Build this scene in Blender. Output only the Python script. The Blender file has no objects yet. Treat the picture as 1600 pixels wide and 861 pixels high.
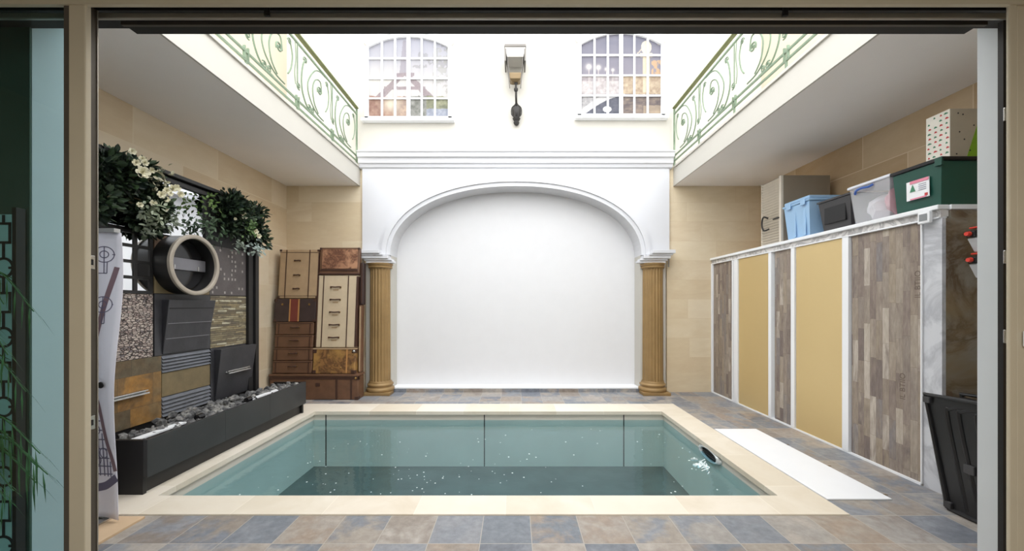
import bpy, bmesh, math, random
from mathutils import Vector, Matrix
random.seed(7)
PI = math.pi
scene = bpy.context.scene
COL = scene.collection

# ------------------------------------------------------------------ camera, sky, lights, exposure
cam_data = bpy.data.cameras.new('camera')
cam = bpy.data.objects.new('camera', cam_data)
COL.objects.link(cam)
cam.location = (0, 0, 1.4)
cam.rotation_euler = (PI/2, 0, 0)
cam_data.sensor_width = 36
cam_data.lens = 13.5
cam_data.shift_x = -4/1600
cam_data.shift_y = 45.5/1600
cam_data.clip_start = 0.05
scene.camera = cam

world = bpy.data.worlds.new('sky')
scene.world = world
world.use_nodes = True
wn = world.node_tree.nodes
wn['Background'].inputs[0].default_value = (0.97, 0.985, 1.0, 1)
wn['Background'].inputs[1].default_value = 2.75

def area_light(name, loc, rot, sx, sy, power, color=(1, 1, 1)):
    l = bpy.data.lights.new(name, 'AREA')
    l.shape = 'RECTANGLE'; l.size = sx; l.size_y = sy; l.energy = power; l.color = color
    o = bpy.data.objects.new(name, l); COL.objects.link(o)
    o.location = loc; o.rotation_euler = rot
    return o
# unseen fill light added indoors to brighten the door frames
area_light('indoor_fill_light', (0.3, -0.8, 2.85), (0, 0, 0), 2.4, 1.6, 75, (1.0, 0.97, 0.92))
# daylight over the open courtyard
sun_l = bpy.data.lights.new('sun', 'SUN'); sun_l.energy = 0.35; sun_l.angle = math.radians(60)
sun = bpy.data.objects.new('sun', sun_l); COL.objects.link(sun)
sun.rotation_euler = (math.radians(22), 0, 0)

scene.view_settings.view_transform = 'Standard'
scene.view_settings.look = 'None'
scene.view_settings.gamma = 1
scene.view_settings.use_curve_mapping = False
scene.view_settings.exposure = 0.62
scene.cycles.max_bounces = 10
scene.cycles.diffuse_bounces = 6
scene.cycles.glossy_bounces = 5
scene.cycles.transparent_max_bounces = 12
scene.cycles.use_denoising = True
scene.cycles.sample_clamp_indirect = 6

# ------------------------------------------------------------------ material helpers
def lin(c):
    return tuple(((v/255)/12.92 if v/255 <= .04045 else ((v/255+.055)/1.055)**2.4) for v in c) + (1,)

class NT:
    def __init__(s, name):
        s.m = bpy.data.materials.new(name); s.m.use_nodes = True
        s.t = s.m.node_tree; s.n = s.t.nodes; s.b = s.n['Principled BSDF']
    def new(s, t, **k):
        n = s.n.new(t)
        for a, v in k.items(): setattr(n, a, v)
        return n
    def link(s, a, b): s.t.links.new(a, b)
    def val(s, sock, v):
        if hasattr(v, 'links') or hasattr(v, 'is_linked'): s.link(v, sock)
        else: sock.default_value = v
    def math(s, op, a, b=0.0, c=0.0):
        n = s.new('ShaderNodeMath', operation=op)
        s.val(n.inputs[0], a); s.val(n.inputs[1], b); s.val(n.inputs[2], c)
        return n.outputs[0]
    def pos(s):
        g = s.new('ShaderNodeNewGeometry'); sp = s.new('ShaderNodeSeparateXYZ')
        s.link(g.outputs['Position'], sp.inputs[0]); return g.outputs['Position'], sp.outputs
    def comb(s, x, y, z=0.0):
        n = s.new('ShaderNodeCombineXYZ')
        s.val(n.inputs[0], x); s.val(n.inputs[1], y); s.val(n.inputs[2], z); return n.outputs[0]
    def wn(s, vec):
        n = s.new('ShaderNodeTexWhiteNoise', noise_dimensions='3D'); s.link(vec, n.inputs['Vector']); return n.outputs
    def noise(s, vec, scale, detail=4, rough=.55, dist=0):
        n = s.new('ShaderNodeTexNoise'); s.link(vec, n.inputs['Vector'])
        n.inputs['Scale'].default_value = scale; n.inputs['Detail'].default_value = detail
        n.inputs['Roughness'].default_value = rough; n.inputs['Distortion'].default_value = dist
        return n.outputs['Fac']
    def ramp(s, fac, stops, interp='LINEAR'):
        n = s.new('ShaderNodeValToRGB'); n.color_ramp.interpolation = interp
        e = n.color_ramp.elements
        while len(e) < len(stops): e.new(0.5)
        for el, (p, c) in zip(e, stops): el.position = p; el.color = c if len(c) == 4 else tuple(c)+(1,)
        s.link(fac, n.inputs[0]); return n.outputs[0]
    def mix(s, fac, a, b, mode='MIX'):
        n = s.new('ShaderNodeMix', data_type='RGBA', blend_type=mode)
        s.val(n.inputs[0], fac); s.val(n.inputs[6], a); s.val(n.inputs[7], b); return n.outputs[2]
    def bump(s, h, strength=.3, dist=.01):
        n = s.new('ShaderNodeBump'); n.inputs['Strength'].default_value = strength
        n.inputs['Distance'].default_value = dist; s.link(h, n.inputs['Height']); s.link(n.outputs[0], s.b.inputs['Normal'])
    def color(s, c): s.val(s.b.inputs['Base Color'], c)
    def scaled(s, vec, v):
        n = s.new('ShaderNodeMapping'); s.link(vec, n.inputs[0]); n.inputs['Scale'].default_value = v; return n.outputs[0]

MATS = {}
def mat(name, rgb, rough=.6, metal=0.0, var=.06, nscale=6, bump=0.0, bscale=60, coat=0.0, spec=.5):
    """plain painted / plastic / metal surface with a little mottling"""
    if name in MATS: return MATS[name]
    t = NT(name); p, _ = t.pos()
    c = lin(rgb)
    f = t.noise(p, nscale, 4)
    lo = tuple(v*(1-var) for v in c[:3])+(1,); hi = tuple(min(1, v*(1+var)) for v in c[:3])+(1,)
    t.color(t.ramp(f, [(.3, lo), (.7, hi)]))
    t.b.inputs['Roughness'].default_value = rough; t.b.inputs['Metallic'].default_value = metal
    t.b.inputs['Coat Weight'].default_value = coat
    t.b.inputs['Specular IOR Level'].default_value = spec
    if bump: t.bump(t.noise(p, bscale, 4), bump, .004)
    MATS[name] = t.m; return t.m

def patch_mat(name, axes, size, cols, cols2=None, off=(0, 0), stagger=0.0, joint=None, jw=.01, rough=.6,
              nscale=(3, 3, 3), namt=.25, blend=(.45, .6), bump=.2, fine=None):
    """rectangular pieces: columns along axes[0], pieces along axes[1], each with its own colour"""
    t = NT(name); p, xyz = t.pos()
    u = t.math('ADD', t.math('DIVIDE', xyz[axes[0]], size[0]), off[0])
    i = t.math('FLOOR', u)
    v = t.math('ADD', t.math('DIVIDE', xyz[axes[1]], size[1]), off[1])
    if stagger:
        r0 = t.wn(t.comb(i, 3.7, 1.1))[0]
        v = t.math('ADD', v, t.math('MULTIPLY', r0, stagger))
        v = t.math('MULTIPLY', v, t.math('ADD', .75, t.math('MULTIPLY', r0, .5))) if stagger > 1 else v
    j = t.math('FLOOR', v)
    w = t.wn(t.comb(i, j, .5)); w2 = t.wn(t.comb(j, i, 7.5))
    def stops(cs): return [(k/len(cs), lin(c)) for k, c in enumerate(cs)]
    c = t.ramp(w[0], stops(cols), 'CONSTANT')
    # offset the noise by piece so veins stop at joints
    vm = t.new('ShaderNodeVectorMath', operation='MULTIPLY_ADD')
    t.link(w[1], vm.inputs[0]); vm.inputs[1].default_value = (9, 9, 9); t.link(t.scaled(p, nscale), vm.inputs[2])
    nz = t.noise(vm.outputs[0], 1.0, 6, .6, .6)
    if cols2:
        c2 = t.ramp(w2[0], stops(cols2), 'CONSTANT')
        k = t.ramp(nz, [(blend[0], (0, 0, 0)), (blend[1], (1, 1, 1))])
        c = t.mix(k, c, c2)
    n2 = t.noise(vm.outputs[0], fine or 4.0, 6, .65)
    c = t.mix(namt, c, t.ramp(n2, [(.3, (.15, .15, .15)), (.5, (.5, .5, .5)), (.72, (.95, .95, .95))]), 'SOFT_LIGHT')
    h = n2
    if joint:
        fu = t.math('ABSOLUTE', t.math('SUBTRACT', t.math('FRACT', u), .5))
        fv = t.math('ABSOLUTE', t.math('SUBTRACT', t.math('FRACT', v), .5))
        mu = t.math('GREATER_THAN', fu, .5 - jw/size[0]/2); mv = t.math('GREATER_THAN', fv, .5 - jw/size[1]/2)
        mk = t.math('MAXIMUM', mu, mv)
        c = t.mix(mk, c, lin(joint))
        h = t.math('SUBTRACT', n2, t.math('MULTIPLY', mk, .8))
    t.color(c); t.b.inputs['Roughness'].default_value = rough
    if bump: t.bump(h, bump, .006)
    MATS[name] = t.m
    return t.m

def attr_mat(name, attr, rough=.6, spec=.3):
    t = NT(name); a = t.new('ShaderNodeAttribute', attribute_name=attr)
    t.link(a.outputs['Color'], t.b.inputs['Base Color']); t.b.inputs['Roughness'].default_value = rough
    t.b.inputs['Specular IOR Level'].default_value = spec
    MATS[name] = t.m; return t.m

def marble_mat(name, base, vein, scale=2.0, rough=.3, lo=.47, hi=.53, patch=None):
    t = NT(name); p, _ = t.pos()
    n = t.noise(p, scale, 8, .6, 1.6)
    c = t.ramp(n, [(lo-.06, lin(base)), ((lo+hi)/2, lin(vein)), (hi+.06, lin(base))])
    if patch:
        m = t.noise(p, scale*.7, 5, .6, .5)
        c = t.mix(t.ramp(m, [(.48, (0, 0, 0)), (.62, (1, 1, 1))]), c, lin(patch))
    t.color(c); t.b.inputs['Roughness'].default_value = rough
    MATS[name] = t.m; return t.m

def clear_mat(name, tint, ior=1.33, rough=.0, wave=0.0, wscale=6):
    """thin clear sheet: tinted see-through with a Fresnel reflection"""
    t = NT(name); t.n.remove(t.b)
    tr = t.new('ShaderNodeBsdfTransparent'); tr.inputs[0].default_value = tuple(tint)+(1,)
    gl = t.new('ShaderNodeBsdfGlossy'); gl.inputs['Roughness'].default_value = rough
    # two-sided Fresnel (Schlick) so a pane looks the same from both faces
    ge = t.new('ShaderNodeNewGeometry'); dt = t.new('ShaderNodeVectorMath', operation='DOT_PRODUCT')
    t.link(ge.outputs['Incoming'], dt.inputs[1])
    nrm = ge.outputs['Normal']
    mx = t.new('ShaderNodeMixShader')
    t.link(tr.outputs[0], mx.inputs[1]); t.link(gl.outputs[0], mx.inputs[2])
    if wave:
        p, _ = t.pos()
        b = t.new('ShaderNodeBump'); b.inputs['Strength'].default_value = wave; b.inputs['Distance'].default_value = .02
        t.link(t.noise(t.scaled(p, (1, 1.6, 1)), wscale, 3, .5, .4), b.inputs['Height'])
        t.link(b.outputs[0], gl.inputs['Normal']); nrm = b.outputs[0]
    t.link(nrm, dt.inputs[0])
    f0 = ((ior-1)/(ior+1))**2
    sch = t.math('MULTIPLY_ADD', t.math('POWER', t.math('SUBTRACT', 1.0, t.math('ABSOLUTE', dt.outputs['Value'])), 5.0), 1-f0, f0)
    t.link(sch, mx.inputs[0])
    out = [n for n in t.n if n.type == 'OUTPUT_MATERIAL'][0]
    t.link(mx.outputs[0], out.inputs[0])
    MATS[name] = t.m; return t.m

# ------------------------------------------------------------------ mesh helpers
WL = {}
def wl(o): return WL.get(o.name, Vector((0, 0, 0))) if o else Vector((0, 0, 0))

class MB:
    def __init__(s): s.b = bmesh.new(); s.fcol = []
    def poly(s, pts):
        return s.b.faces.new([s.b.verts.new(p) for p in pts])
    def box(s, x0, x1, y0, y1, z0, z1):
        v = [s.b.verts.new((x, y, z)) for x in (x0, x1) for y in (y0, y1) for z in (z0, z1)]
        for f in ((0, 1, 3, 2), (4, 6, 7, 5), (0, 4, 5, 1), (2, 3, 7, 6), (0, 2, 6, 4), (1, 5, 7, 3)):
            s.b.faces.new([v[k] for k in f])
        return s
    def hexa(s, bot, top):
        """bot/top: 4 points each, in order"""
        a = [s.b.verts.new(p) for p in bot]; c = [s.b.verts.new(p) for p in top]
        s.b.faces.new(a[::-1]); s.b.faces.new(c)
        for k in range(4): s.b.faces.new([a[k], a[(k+1) % 4], c[(k+1) % 4], c[k]])
        return s
    def taper(s, x0, x1, y0, y1, z0, z1, inset):
        """box whose foot is inset on every side"""
        i = inset
        return s.hexa([(x0+i, y0+i, z0), (x1-i, y0+i, z0), (x1-i, y1-i, z0), (x0+i, y1-i, z0)],
                      [(x0, y0, z1), (x1, y0, z1), (x1, y1, z1), (x0, y1, z1)])
    def prism(s, pts, axis, a, c):
        """pts 2-D outline (CCW) swept along axis 'x','y','z' from a to c"""
        def P(p, w):
            return {'x': (w, p[0], p[1]), 'y': (p[0], w, p[1]), 'z': (p[0], p[1], w)}[axis]
        A = [s.b.verts.new(P(p, a)) for p in pts]; B = [s.b.verts.new(P(p, c)) for p in pts]
        s.b.faces.new(A[::-1]); s.b.faces.new(B)
        n = len(pts)
        for k in range(n): s.b.faces.new([A[k], A[(k+1) % n], B[(k+1) % n], B[k]])
        return s
    def rings(s, rings, closed=True, caps=True, loop=False):
        R = [[s.b.verts.new(p) for p in r] for r in rings]
        n = len(R[0])
        m = len(R) if loop else len(R)-1
        for k in range(m):
            a, c = R[k], R[(k+1) % len(R)]
            for j in range(n if closed else n-1):
                s.b.faces.new([a[j], a[(j+1) % n], c[(j+1) % n], c[j]])
        if caps and closed and not loop:
            s.b.faces.new(R[0][::-1]); s.b.faces.new(R[-1])
        return s
    def tube(s, pts, r, seg=8, r1=None, closed=False, flat=1.0):
        pts = [Vector(p) for p in pts]; n = len(pts); out = []
        up = None
        for k, p in enumerate(pts):
            if closed: d = pts[(k+1) % n]-pts[k-1]
            else: d = pts[min(k+1, n-1)]-pts[max(k-1, 0)]
            d.normalize()
            if up is None or abs(up.dot(d)) > .98:
                up = Vector((0, 0, 1)) if abs(d.z) < .9 else Vector((0, 1, 0))
            a = d.cross(up).normalized(); c = a.cross(d).normalized(); up = c
            rr = r if r1 is None else r+(r1-r)*k/(n-1)
            if isinstance(r, (list, tuple)): rr = r[k]
            out.append([p+a*math.cos(q*2*PI/seg)*rr+c*math.sin(q*2*PI/seg)*rr*flat for q in range(seg)])
        return s.rings(out, loop=closed)
    def lathe(s, prof, c=(0, 0, 0), axis='z', seg=24, fn=None):
        """prof: (radius, height) list"""
        R = []
        for r, h in prof:
            ring = []
            for k in range(seg):
                a = k*2*PI/seg; q = r*(fn(a, r, h) if fn else 1)
                x, y = q*math.cos(a), q*math.sin(a)
                ring.append({'z': (c[0]+x, c[1]+y, c[2]+h), 'x': (c[0]+h, c[1]+x, c[2]+y), 'y': (c[0]+x, c[1]+h, c[2]+y)}[axis])
            R.append(ring)
        return s.rings(R)
    def ball(s, c, r, sub=1, sc=(1, 1, 1), jit=0):
        g = bmesh.ops.create_icosphere(s.b, subdivisions=sub, radius=1)
        q = Matrix.Rotation(random.random()*6, 3, 'Z') @ Matrix.Rotation(random.random()*6, 3, 'X') if jit else Matrix.Identity(3)
        for v in g['verts']:
            p = Vector((v.co.x*sc[0], v.co.y*sc[1], v.co.z*sc[2]))*r
            if jit: p = q @ (p*(1+random.uniform(-jit, jit)))
            v.co = p+Vector(c)
        return s
    def build(s, name, m=None, parent=None, bevel=0, smooth=False, seg=2, kind=None, angle=35):
        bm = s.b
        bmesh.ops.recalc_face_normals(bm, faces=bm.faces)
        off = wl(parent)
        if off.length: bmesh.ops.translate(bm, verts=bm.verts, vec=-off)
        me = bpy.data.meshes.new(name); bm.to_mesh(me); bm.free()
        if m: me.materials.append(m)
        o = bpy.data.objects.new(name, me); COL.objects.link(o)
        if parent: o.parent = parent
        WL[o.name] = off.copy()
        if smooth:
            for p in me.polygons: p.use_smooth = True
            me.update()
            try:
                me.set_sharp_from_angle(angle=math.radians(angle))
            except Exception: pass
        if bevel:
            md = o.modifiers.new('edge', 'BEVEL'); md.width = bevel; md.segments = seg; md.limit_method = 'ANGLE'
            md.angle_limit = math.radians(40)
        if kind: o['kind'] = kind
        return o

def bx(*a): return MB().box(*a)
def tag(o, label=None, cat=None, group=None, kind=None):
    if label: o['label'] = label
    if cat: o['category'] = cat
    if group: o['group'] = group
    if kind: o['kind'] = kind
    return o
def thing(name, loc, label, cat, group=None):
    o = bpy.data.objects.new(name, None); o.empty_display_size = .1; COL.objects.link(o)
    o.location = loc; WL[o.name] = Vector(loc)
    return tag(o, label, cat, group)
def struct(name, mb, m, **k):
    return mb.build(name, m, kind='structure', **k)
def copy_tree(o, parent=None):
    c = o.copy(); COL.objects.link(c)
    if parent: c.parent = parent
    WL[c.name] = wl(o)
    for ch in list(o.children): copy_tree(ch, c)
    return c

def smooth_path(pts, n=6):
    """Catmull-Rom through the points"""
    P = [Vector(p) for p in pts]; out = []
    for i in range(len(P)-1):
        p0 = P[max(i-1, 0)]; p1 = P[i]; p2 = P[i+1]; p3 = P[min(i+2, len(P)-1)]
        for k in range(n):
            t = k/n
            out.append(.5*((2*p1)+(p2-p0)*t+(2*p0-5*p1+4*p2-p3)*t*t+(3*p1-p0-3*p2+p3)*t**3))
    out.append(P[-1]); return out

# ------------------------------------------------------------------ materials
M = {}
M['white'] = mat('white_paint', (210, 211, 215), .55, var=.015, nscale=2)
M['cream_white'] = mat('cream_render', (194, 191, 183), .8, var=.02, nscale=1.5, bump=.05)
M['screen'] = mat('matt_white_niche', (221, 221, 223), .85, var=.01)
M['soffit'] = mat('soffit_plaster', (242, 238, 235), .9, var=.02, nscale=1.2)
M['upper'] = mat('upper_cream_stone', (192, 181, 162), .85, var=.03, nscale=1)
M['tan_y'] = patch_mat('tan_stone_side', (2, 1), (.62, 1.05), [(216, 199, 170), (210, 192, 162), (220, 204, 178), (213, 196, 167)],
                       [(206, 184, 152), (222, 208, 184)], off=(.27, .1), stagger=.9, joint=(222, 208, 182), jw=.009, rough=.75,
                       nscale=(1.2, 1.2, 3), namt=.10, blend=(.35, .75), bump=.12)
M['tan_r_shaded'] = patch_mat('tan_stone_right_shaded', (2, 1), (.62, 1.05), [(202, 178, 144), (196, 170, 136), (208, 184, 150), (198, 174, 140)],  # left wall's stone, coloured darker and browner to paint in the shade here
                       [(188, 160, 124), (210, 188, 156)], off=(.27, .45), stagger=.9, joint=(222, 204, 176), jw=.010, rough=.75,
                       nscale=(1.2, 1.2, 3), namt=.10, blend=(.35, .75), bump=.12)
M['tan_x'] = patch_mat('tan_stone_back', (2, 0), (.31, 1.0), [(218, 202, 172), (214, 197, 166), (222, 207, 180), (216, 200, 170)],
                       [(208, 188, 156), (224, 210, 184)], off=(.2, .35), stagger=.9, joint=(212, 194, 164), jw=.006, rough=.75,
                       nscale=(1.5, 1.5, 4), namt=.10, blend=(.35, .75), bump=.12)
M['slate'] = patch_mat('slate_floor_tiles', (0, 1), (.305, .30),
                       [(136, 140, 146), (160, 152, 144), (120, 126, 134), (156, 148, 139), (140, 142, 147), (146, 137, 128), (112, 116, 124), (155, 151, 147)],
                       [(154, 140, 127), (132, 136, 143), (168, 161, 154), (138, 129, 122), (122, 127, 135)],
                       off=(.666, .503), joint=(176, 170, 162), jw=.0045, rough=.42, nscale=(5, 5, 5), namt=.35, blend=(.44, .6), bump=.35)
M['travertine'] = patch_mat('travertine_coping', (0, 1), (.61, .61), [(224, 215, 199), (218, 208, 190), (228, 219, 204)],
                            [(230, 222, 208), (214, 202, 182)], off=(.1, .17), joint=(238, 230, 214), jw=.004, rough=.5,
                            nscale=(2, 2, 2), namt=.08, blend=(.4, .7), bump=.08)
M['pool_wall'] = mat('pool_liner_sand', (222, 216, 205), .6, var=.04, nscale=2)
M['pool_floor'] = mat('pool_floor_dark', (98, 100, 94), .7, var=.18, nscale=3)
M['black'] = mat('black_gap', (22, 22, 24), .8)
M['gold_frame'] = mat('champagne_aluminium', (192, 183, 162), .45, .1, var=.02)
M['bronze'] = mat('dark_bronze_rail', (84, 78, 70), .45, .3)
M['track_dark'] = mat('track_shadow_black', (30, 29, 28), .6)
M['steel_line'] = mat('brushed_track_steel', (170, 166, 158), .35, .7)
M['jamb'] = mat('pale_grey_jamb_paint', (206, 212, 216), .6, var=.015)
M['house_wall'] = mat('house_wall_green_grey', (70, 92, 80), .7)
M['gold_panel'] = mat('satin_gold_panel', (216, 191, 138), .34, .35, var=.02, nscale=1.2)
M['wood_tile'] = patch_mat('reclaimed_plank_tile', (1, 2), (.058, .36),
                           [(142, 131, 122), (154, 143, 131), (118, 106, 101), (146, 133, 120), (130, 124, 123), (184, 174, 162), (140, 127, 118), (152, 139, 123)],
                           [(124, 111, 104), (160, 148, 134), (138, 126, 116)], off=(.1, .3), stagger=3.0, joint=(112, 98, 86), jw=.0015,
                           rough=.6, nscale=(14, 14, 3), namt=.35, blend=(.4, .66), bump=.2)
M['marble_pale'] = marble_mat('pale_grey_marble', (206, 208, 213), (176, 178, 184), 1.6)
M['marble_dark'] = marble_mat('weathered_dark_marble', (146, 141, 130), (100, 80, 58), 1.7, rough=.35, patch=(140, 122, 94))
M['marble_trim'] = marble_mat('white_veined_fascia', (216, 214, 212), (160, 158, 158), 5)
M['trim_white'] = mat('white_trim', (238, 240, 243), .45, var=.01)
M['col_gold'] = mat('aged_gold_paint', (150, 122, 80), .5, .2, var=.14, nscale=4)
M['iron_green'] = mat('verdigris_iron', (118, 136, 114), .6, .1, var=.12, nscale=20)
M['iron_top'] = mat('olive_green_rail', (106, 112, 70), .6, .1, var=.12, nscale=20)
M['iron_black'] = mat('black_iron', (44, 42, 40), .5, .3)
M['lamp_grey'] = mat('grey_tin', (112, 108, 103), .5, .3)
M['brass'] = mat('brown_brass', (122, 104, 76), .45, .5)
M['charcoal'] = mat('charcoal_steel', (58, 59, 60), .45, .15, var=.12, nscale=3)
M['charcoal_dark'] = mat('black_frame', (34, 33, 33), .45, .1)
M['mirror'] = NT('mirror_glass').m
_b = M['mirror'].node_tree.nodes['Principled BSDF']; _b.inputs['Metallic'].default_value = 1; _b.inputs['Roughness'].default_value = .02
_b.inputs['Base Color'].default_value = (.86, .88, .9, 1)
M['steel'] = mat('brushed_steel', (190, 190, 188), .25, .9, var=.03)
M['water'] = clear_mat('pool_water', (.64, .86, .93), 1.36, 0, .16, 5)
M['teal_glass'] = clear_mat('teal_door_glass', (.50, .68, .70), 1.45, 0)

# ================================================================== THE SHELL
XL, XR, YB = -3.65, 3.95, 6.15
PX0, PX1, PY0, PY1 = -2.60, 1.92, 2.80, 5.00        # pool opening inside the coping
CX0, CX1, CY0, CY1 = -2.93, 2.225, 2.549, 5.39      # outside of the coping

fl = MB()
for a in ((XL, XR, -3, CY0), (XL, XR, CY1, 6.5), (XL, CX0, CY0, CY1), (CX1, XR, CY0, CY1)):
    fl.box(a[0], a[1], a[2], a[3], -.12, 0)
struct('floor', fl, M['slate'])

cp = MB()
for a in ((CX0, CX1, CY0, PY0), (CX0, CX1, PY1, CY1), (CX0, PX0, PY0, PY1), (PX1, CX1, PY0, PY1)):
    cp.box(a[0], a[1], a[2], a[3], -.035, .008)
struct('pool_coping', cp, M['travertine'])
pw = MB()
q = .03
pw.box(PX0-q-.1, PX0-q, PY0-q-.1, PY1+q+.1, -.76, -.035).box(PX1+q, PX1+q+.1, PY0-q-.1, PY1+q+.1, -.76, -.035)
pw.box(PX0-q, PX1+q, PY0-q-.1, PY0-q, -.76, -.035).box(PX0-q, PX1+q, PY1+q, PY1+q+.1, -.76, -.035)
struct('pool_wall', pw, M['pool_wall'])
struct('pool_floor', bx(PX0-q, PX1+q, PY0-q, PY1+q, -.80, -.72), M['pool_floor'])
for n, x in enumerate((-2.47, -.395, 1.43)):
    struct('trim_%d' % (n+1), bx(x-.006, x+.006, PY1+q-.004, PY1+q+.002, -.72, -.036), M['black'])
wt = MB(); wt.poly([(PX0-q, PY0-q, -.112), (PX1+q, PY0-q, -.112), (PX1+q, PY1+q, -.112), (PX0-q, PY1+q, -.112)])
tag(wt.build('pool_water', M['water']), 'clear teal water filling the sunken rectangular pool', 'water', kind='stuff')

# walls
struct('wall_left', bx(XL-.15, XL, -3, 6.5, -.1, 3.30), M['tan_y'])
struct('wall_right', bx(XR, XR+.15, -3, 6.5, -.1, 3.30), M['tan_r_shaded'])
struct('wall_upper_left', bx(XL-.15, XL, 2.02, 6.5, 3.30, 6.0), M['upper'])
struct('wall_upper_right', bx(XR, XR+.15, 2.02, 6.5, 3.30, 6.0), M['upper'])
bw = MB(); bw.box(XL, -2.40, YB, YB+.35, 0, 3.6); bw.box(2.44, XR, YB, YB+.35, 0, 3.6)
struct('wall_back', bw, M['tan_x'])
struct('wall_upper_back', bx(XL, XR, YB, YB+.35, 3.6, 6.0), M['cream_white'])

# white arch front with the niche cut into it
AX, AA, AB, AZ = .02, 1.98, 1.09, 2.18
def arch_pts(a, b, n=48, e=2.15):
    out = []
    for k in range(n+1):
        t = PI*k/n; c, s_ = math.cos(t), math.sin(t)
        out.append((AX+a*math.copysign(abs(c)**(2/e), c), AZ+b*abs(s_)**(2/e)))
    return out            # right to left
fa = MB()
inner = arch_pts(AA, AB)
out_l, out_r, ztop = -2.42, 2.46, 3.62
YF = 6.10
# front and back faces as strips from the arch up to the top edge
prev = None
for k, (x, z) in enumerate(inner):
    cur = (x, z)
    if prev:
        x0, z0 = prev
        fa.poly([(x0, YF, z0), (x, YF, z), (x, YF, ztop), (x0, YF, ztop)])
        fa.poly([(x0, YF, z0), (x, YF, z), (x, 6.40, z), (x0, 6.40, z0)])      # soffit of the niche
    prev = cur
for (xa, xb) in ((out_l, AX-AA), (AX+AA, out_r)):
    fa.poly([(xa, YF, 2.18), (xb, YF, 2.18), (xb, YF, ztop), (xa, YF, ztop)])
fa.poly([(out_l, YF, 2.0), (out_l, 6.2, 2.0), (out_l, 6.2, ztop), (out_l, YF, ztop)])
fa.poly([(out_r, YF, 2.0), (out_r, 6.2, 2.0), (out_r, 6.2, ztop), (out_r, YF, ztop)])
struct('wall_arch_front', fa, M['white'])
pr = MB(); pr.box(-2.36, -1.96, 6.10, 6.42, 0, 2.18).box(2.0, 2.40, 6.10, 6.42, 0, 2.18)
struct('wall_arch_piers', pr, M['cream_white'])
struct('wall_niche', bx(-2.1, 2.2, 6.40, 6.5, 0, 3.4), M['screen'])
sl = bx(-1.958, 1.998, 6.135, 6.398, 0, .055)
struct('trim_4', sl, M['slate'])
struct('trim_5', bx(-1.957, 1.997, 6.14, 6.397, .056, .075), M['trim_white'])

# arch moulding: three stepped bands
def band(w0, w1, y0, y1):
    a = arch_pts(AA+w0, AB+w0); c = arch_pts(AA+w1, AB+w1)
    m = MB(); R = []
    for p, r in zip(a, c):
        R.append([(p[0], y1, p[1]), (p[0], y0, p[1]), (r[0], y0, r[1]), (r[0], y1, r[1])])
    m.rings(R); return m
struct('trim_6', band(-.004, .060, 6.040, 6.10), M['white'], smooth=True)
struct('trim_7', band(.060, .125, 6.015, 6.10), M['white'], smooth=True)
struct('trim_8', band(.125, .165, 6.055, 6.10), M['white'], smooth=True)

# cornice between the two storeys
cz = [(3.56, 6.10), (3.575, 6.075), (3.62, 6.065), (3.63, 6.04), (3.70, 6.03), (3.715, 5.995), (3.77, 5.985), (3.79, 5.965), (3.80, 5.965), (3.80, 6.149), (3.56, 6.149)]
struct('cornice', MB().prism([(y, z) for z, y in cz], 'x', -2.46, 2.50), M['white'])

# balcony slabs and their pale soffits
struct('ceiling_left', bx(XL, -2.49, 2.02, 6.149, 3.30, 3.60), M['soffit'])
struct('ceiling_right', bx(2.56, XR, 2.02, 6.149, 3.30, 3.60), M['soffit'])
struct('trim_9', bx(-2.489, -2.47, 2.02, 6.149, 3.295, 3.60), M['cream_white'])
struct('trim_10', bx(2.54, 2.559, 2.02, 6.149, 3.295, 3.60), M['cream_white'])
struct('trim_11', bx(-2.469, -2.45, 2.02, 6.05, 3.57, 3.60), M['cream_white'])
struct('trim_12', bx(2.52, 2.539, 2.02, 6.05, 3.57, 3.60), M['cream_white'])

# front wall of the house around the opening, and the room behind the camera
fw = MB()
fw.box(XL, -2.35, 1.87, 2.02, 0, 3.3); fw.box(2.38, XR, 1.87, 1.975, 0, 3.3); fw.box(-2.35, 2.38, 1.87, 2.02, 2.87, 3.3)
struct('wall_front', fw, M['jamb'])
struct('wall_house_left', bx(XL, -2.351, 1.862, 1.869, 0, 2.87), M['house_wall'])
struct('wall_house_rear', bx(XL, XR, -3.15, -3, 0, 3.0), M['cream_white'])
struct('ceiling_house', bx(XL, XR, -3, 1.86, 2.95, 3.05), M['cream_white'])

# sliding door head: nested bars seen from below
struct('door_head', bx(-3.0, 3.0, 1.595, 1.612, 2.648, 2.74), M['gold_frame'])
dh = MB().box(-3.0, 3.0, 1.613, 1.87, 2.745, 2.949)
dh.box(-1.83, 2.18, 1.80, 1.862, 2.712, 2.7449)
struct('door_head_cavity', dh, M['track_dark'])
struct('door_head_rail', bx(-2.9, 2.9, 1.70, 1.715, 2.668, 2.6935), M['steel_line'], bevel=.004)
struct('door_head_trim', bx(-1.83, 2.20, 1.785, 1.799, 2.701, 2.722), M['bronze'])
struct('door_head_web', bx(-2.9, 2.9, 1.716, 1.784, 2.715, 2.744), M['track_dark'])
for k, x in enumerate((-1.093, 1.195)):
    tag(bx(x-.012, x+.012, 1.690, 1.699, 2.672, 2.712).build('track_clip', M['charcoal_dark'], bevel=.003),
        'small black clip on the head track, ' + ('above the green railing to the left' if k == 0 else 'above the green railing to the right'), 'clip', 'clips on the door head track')

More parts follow.
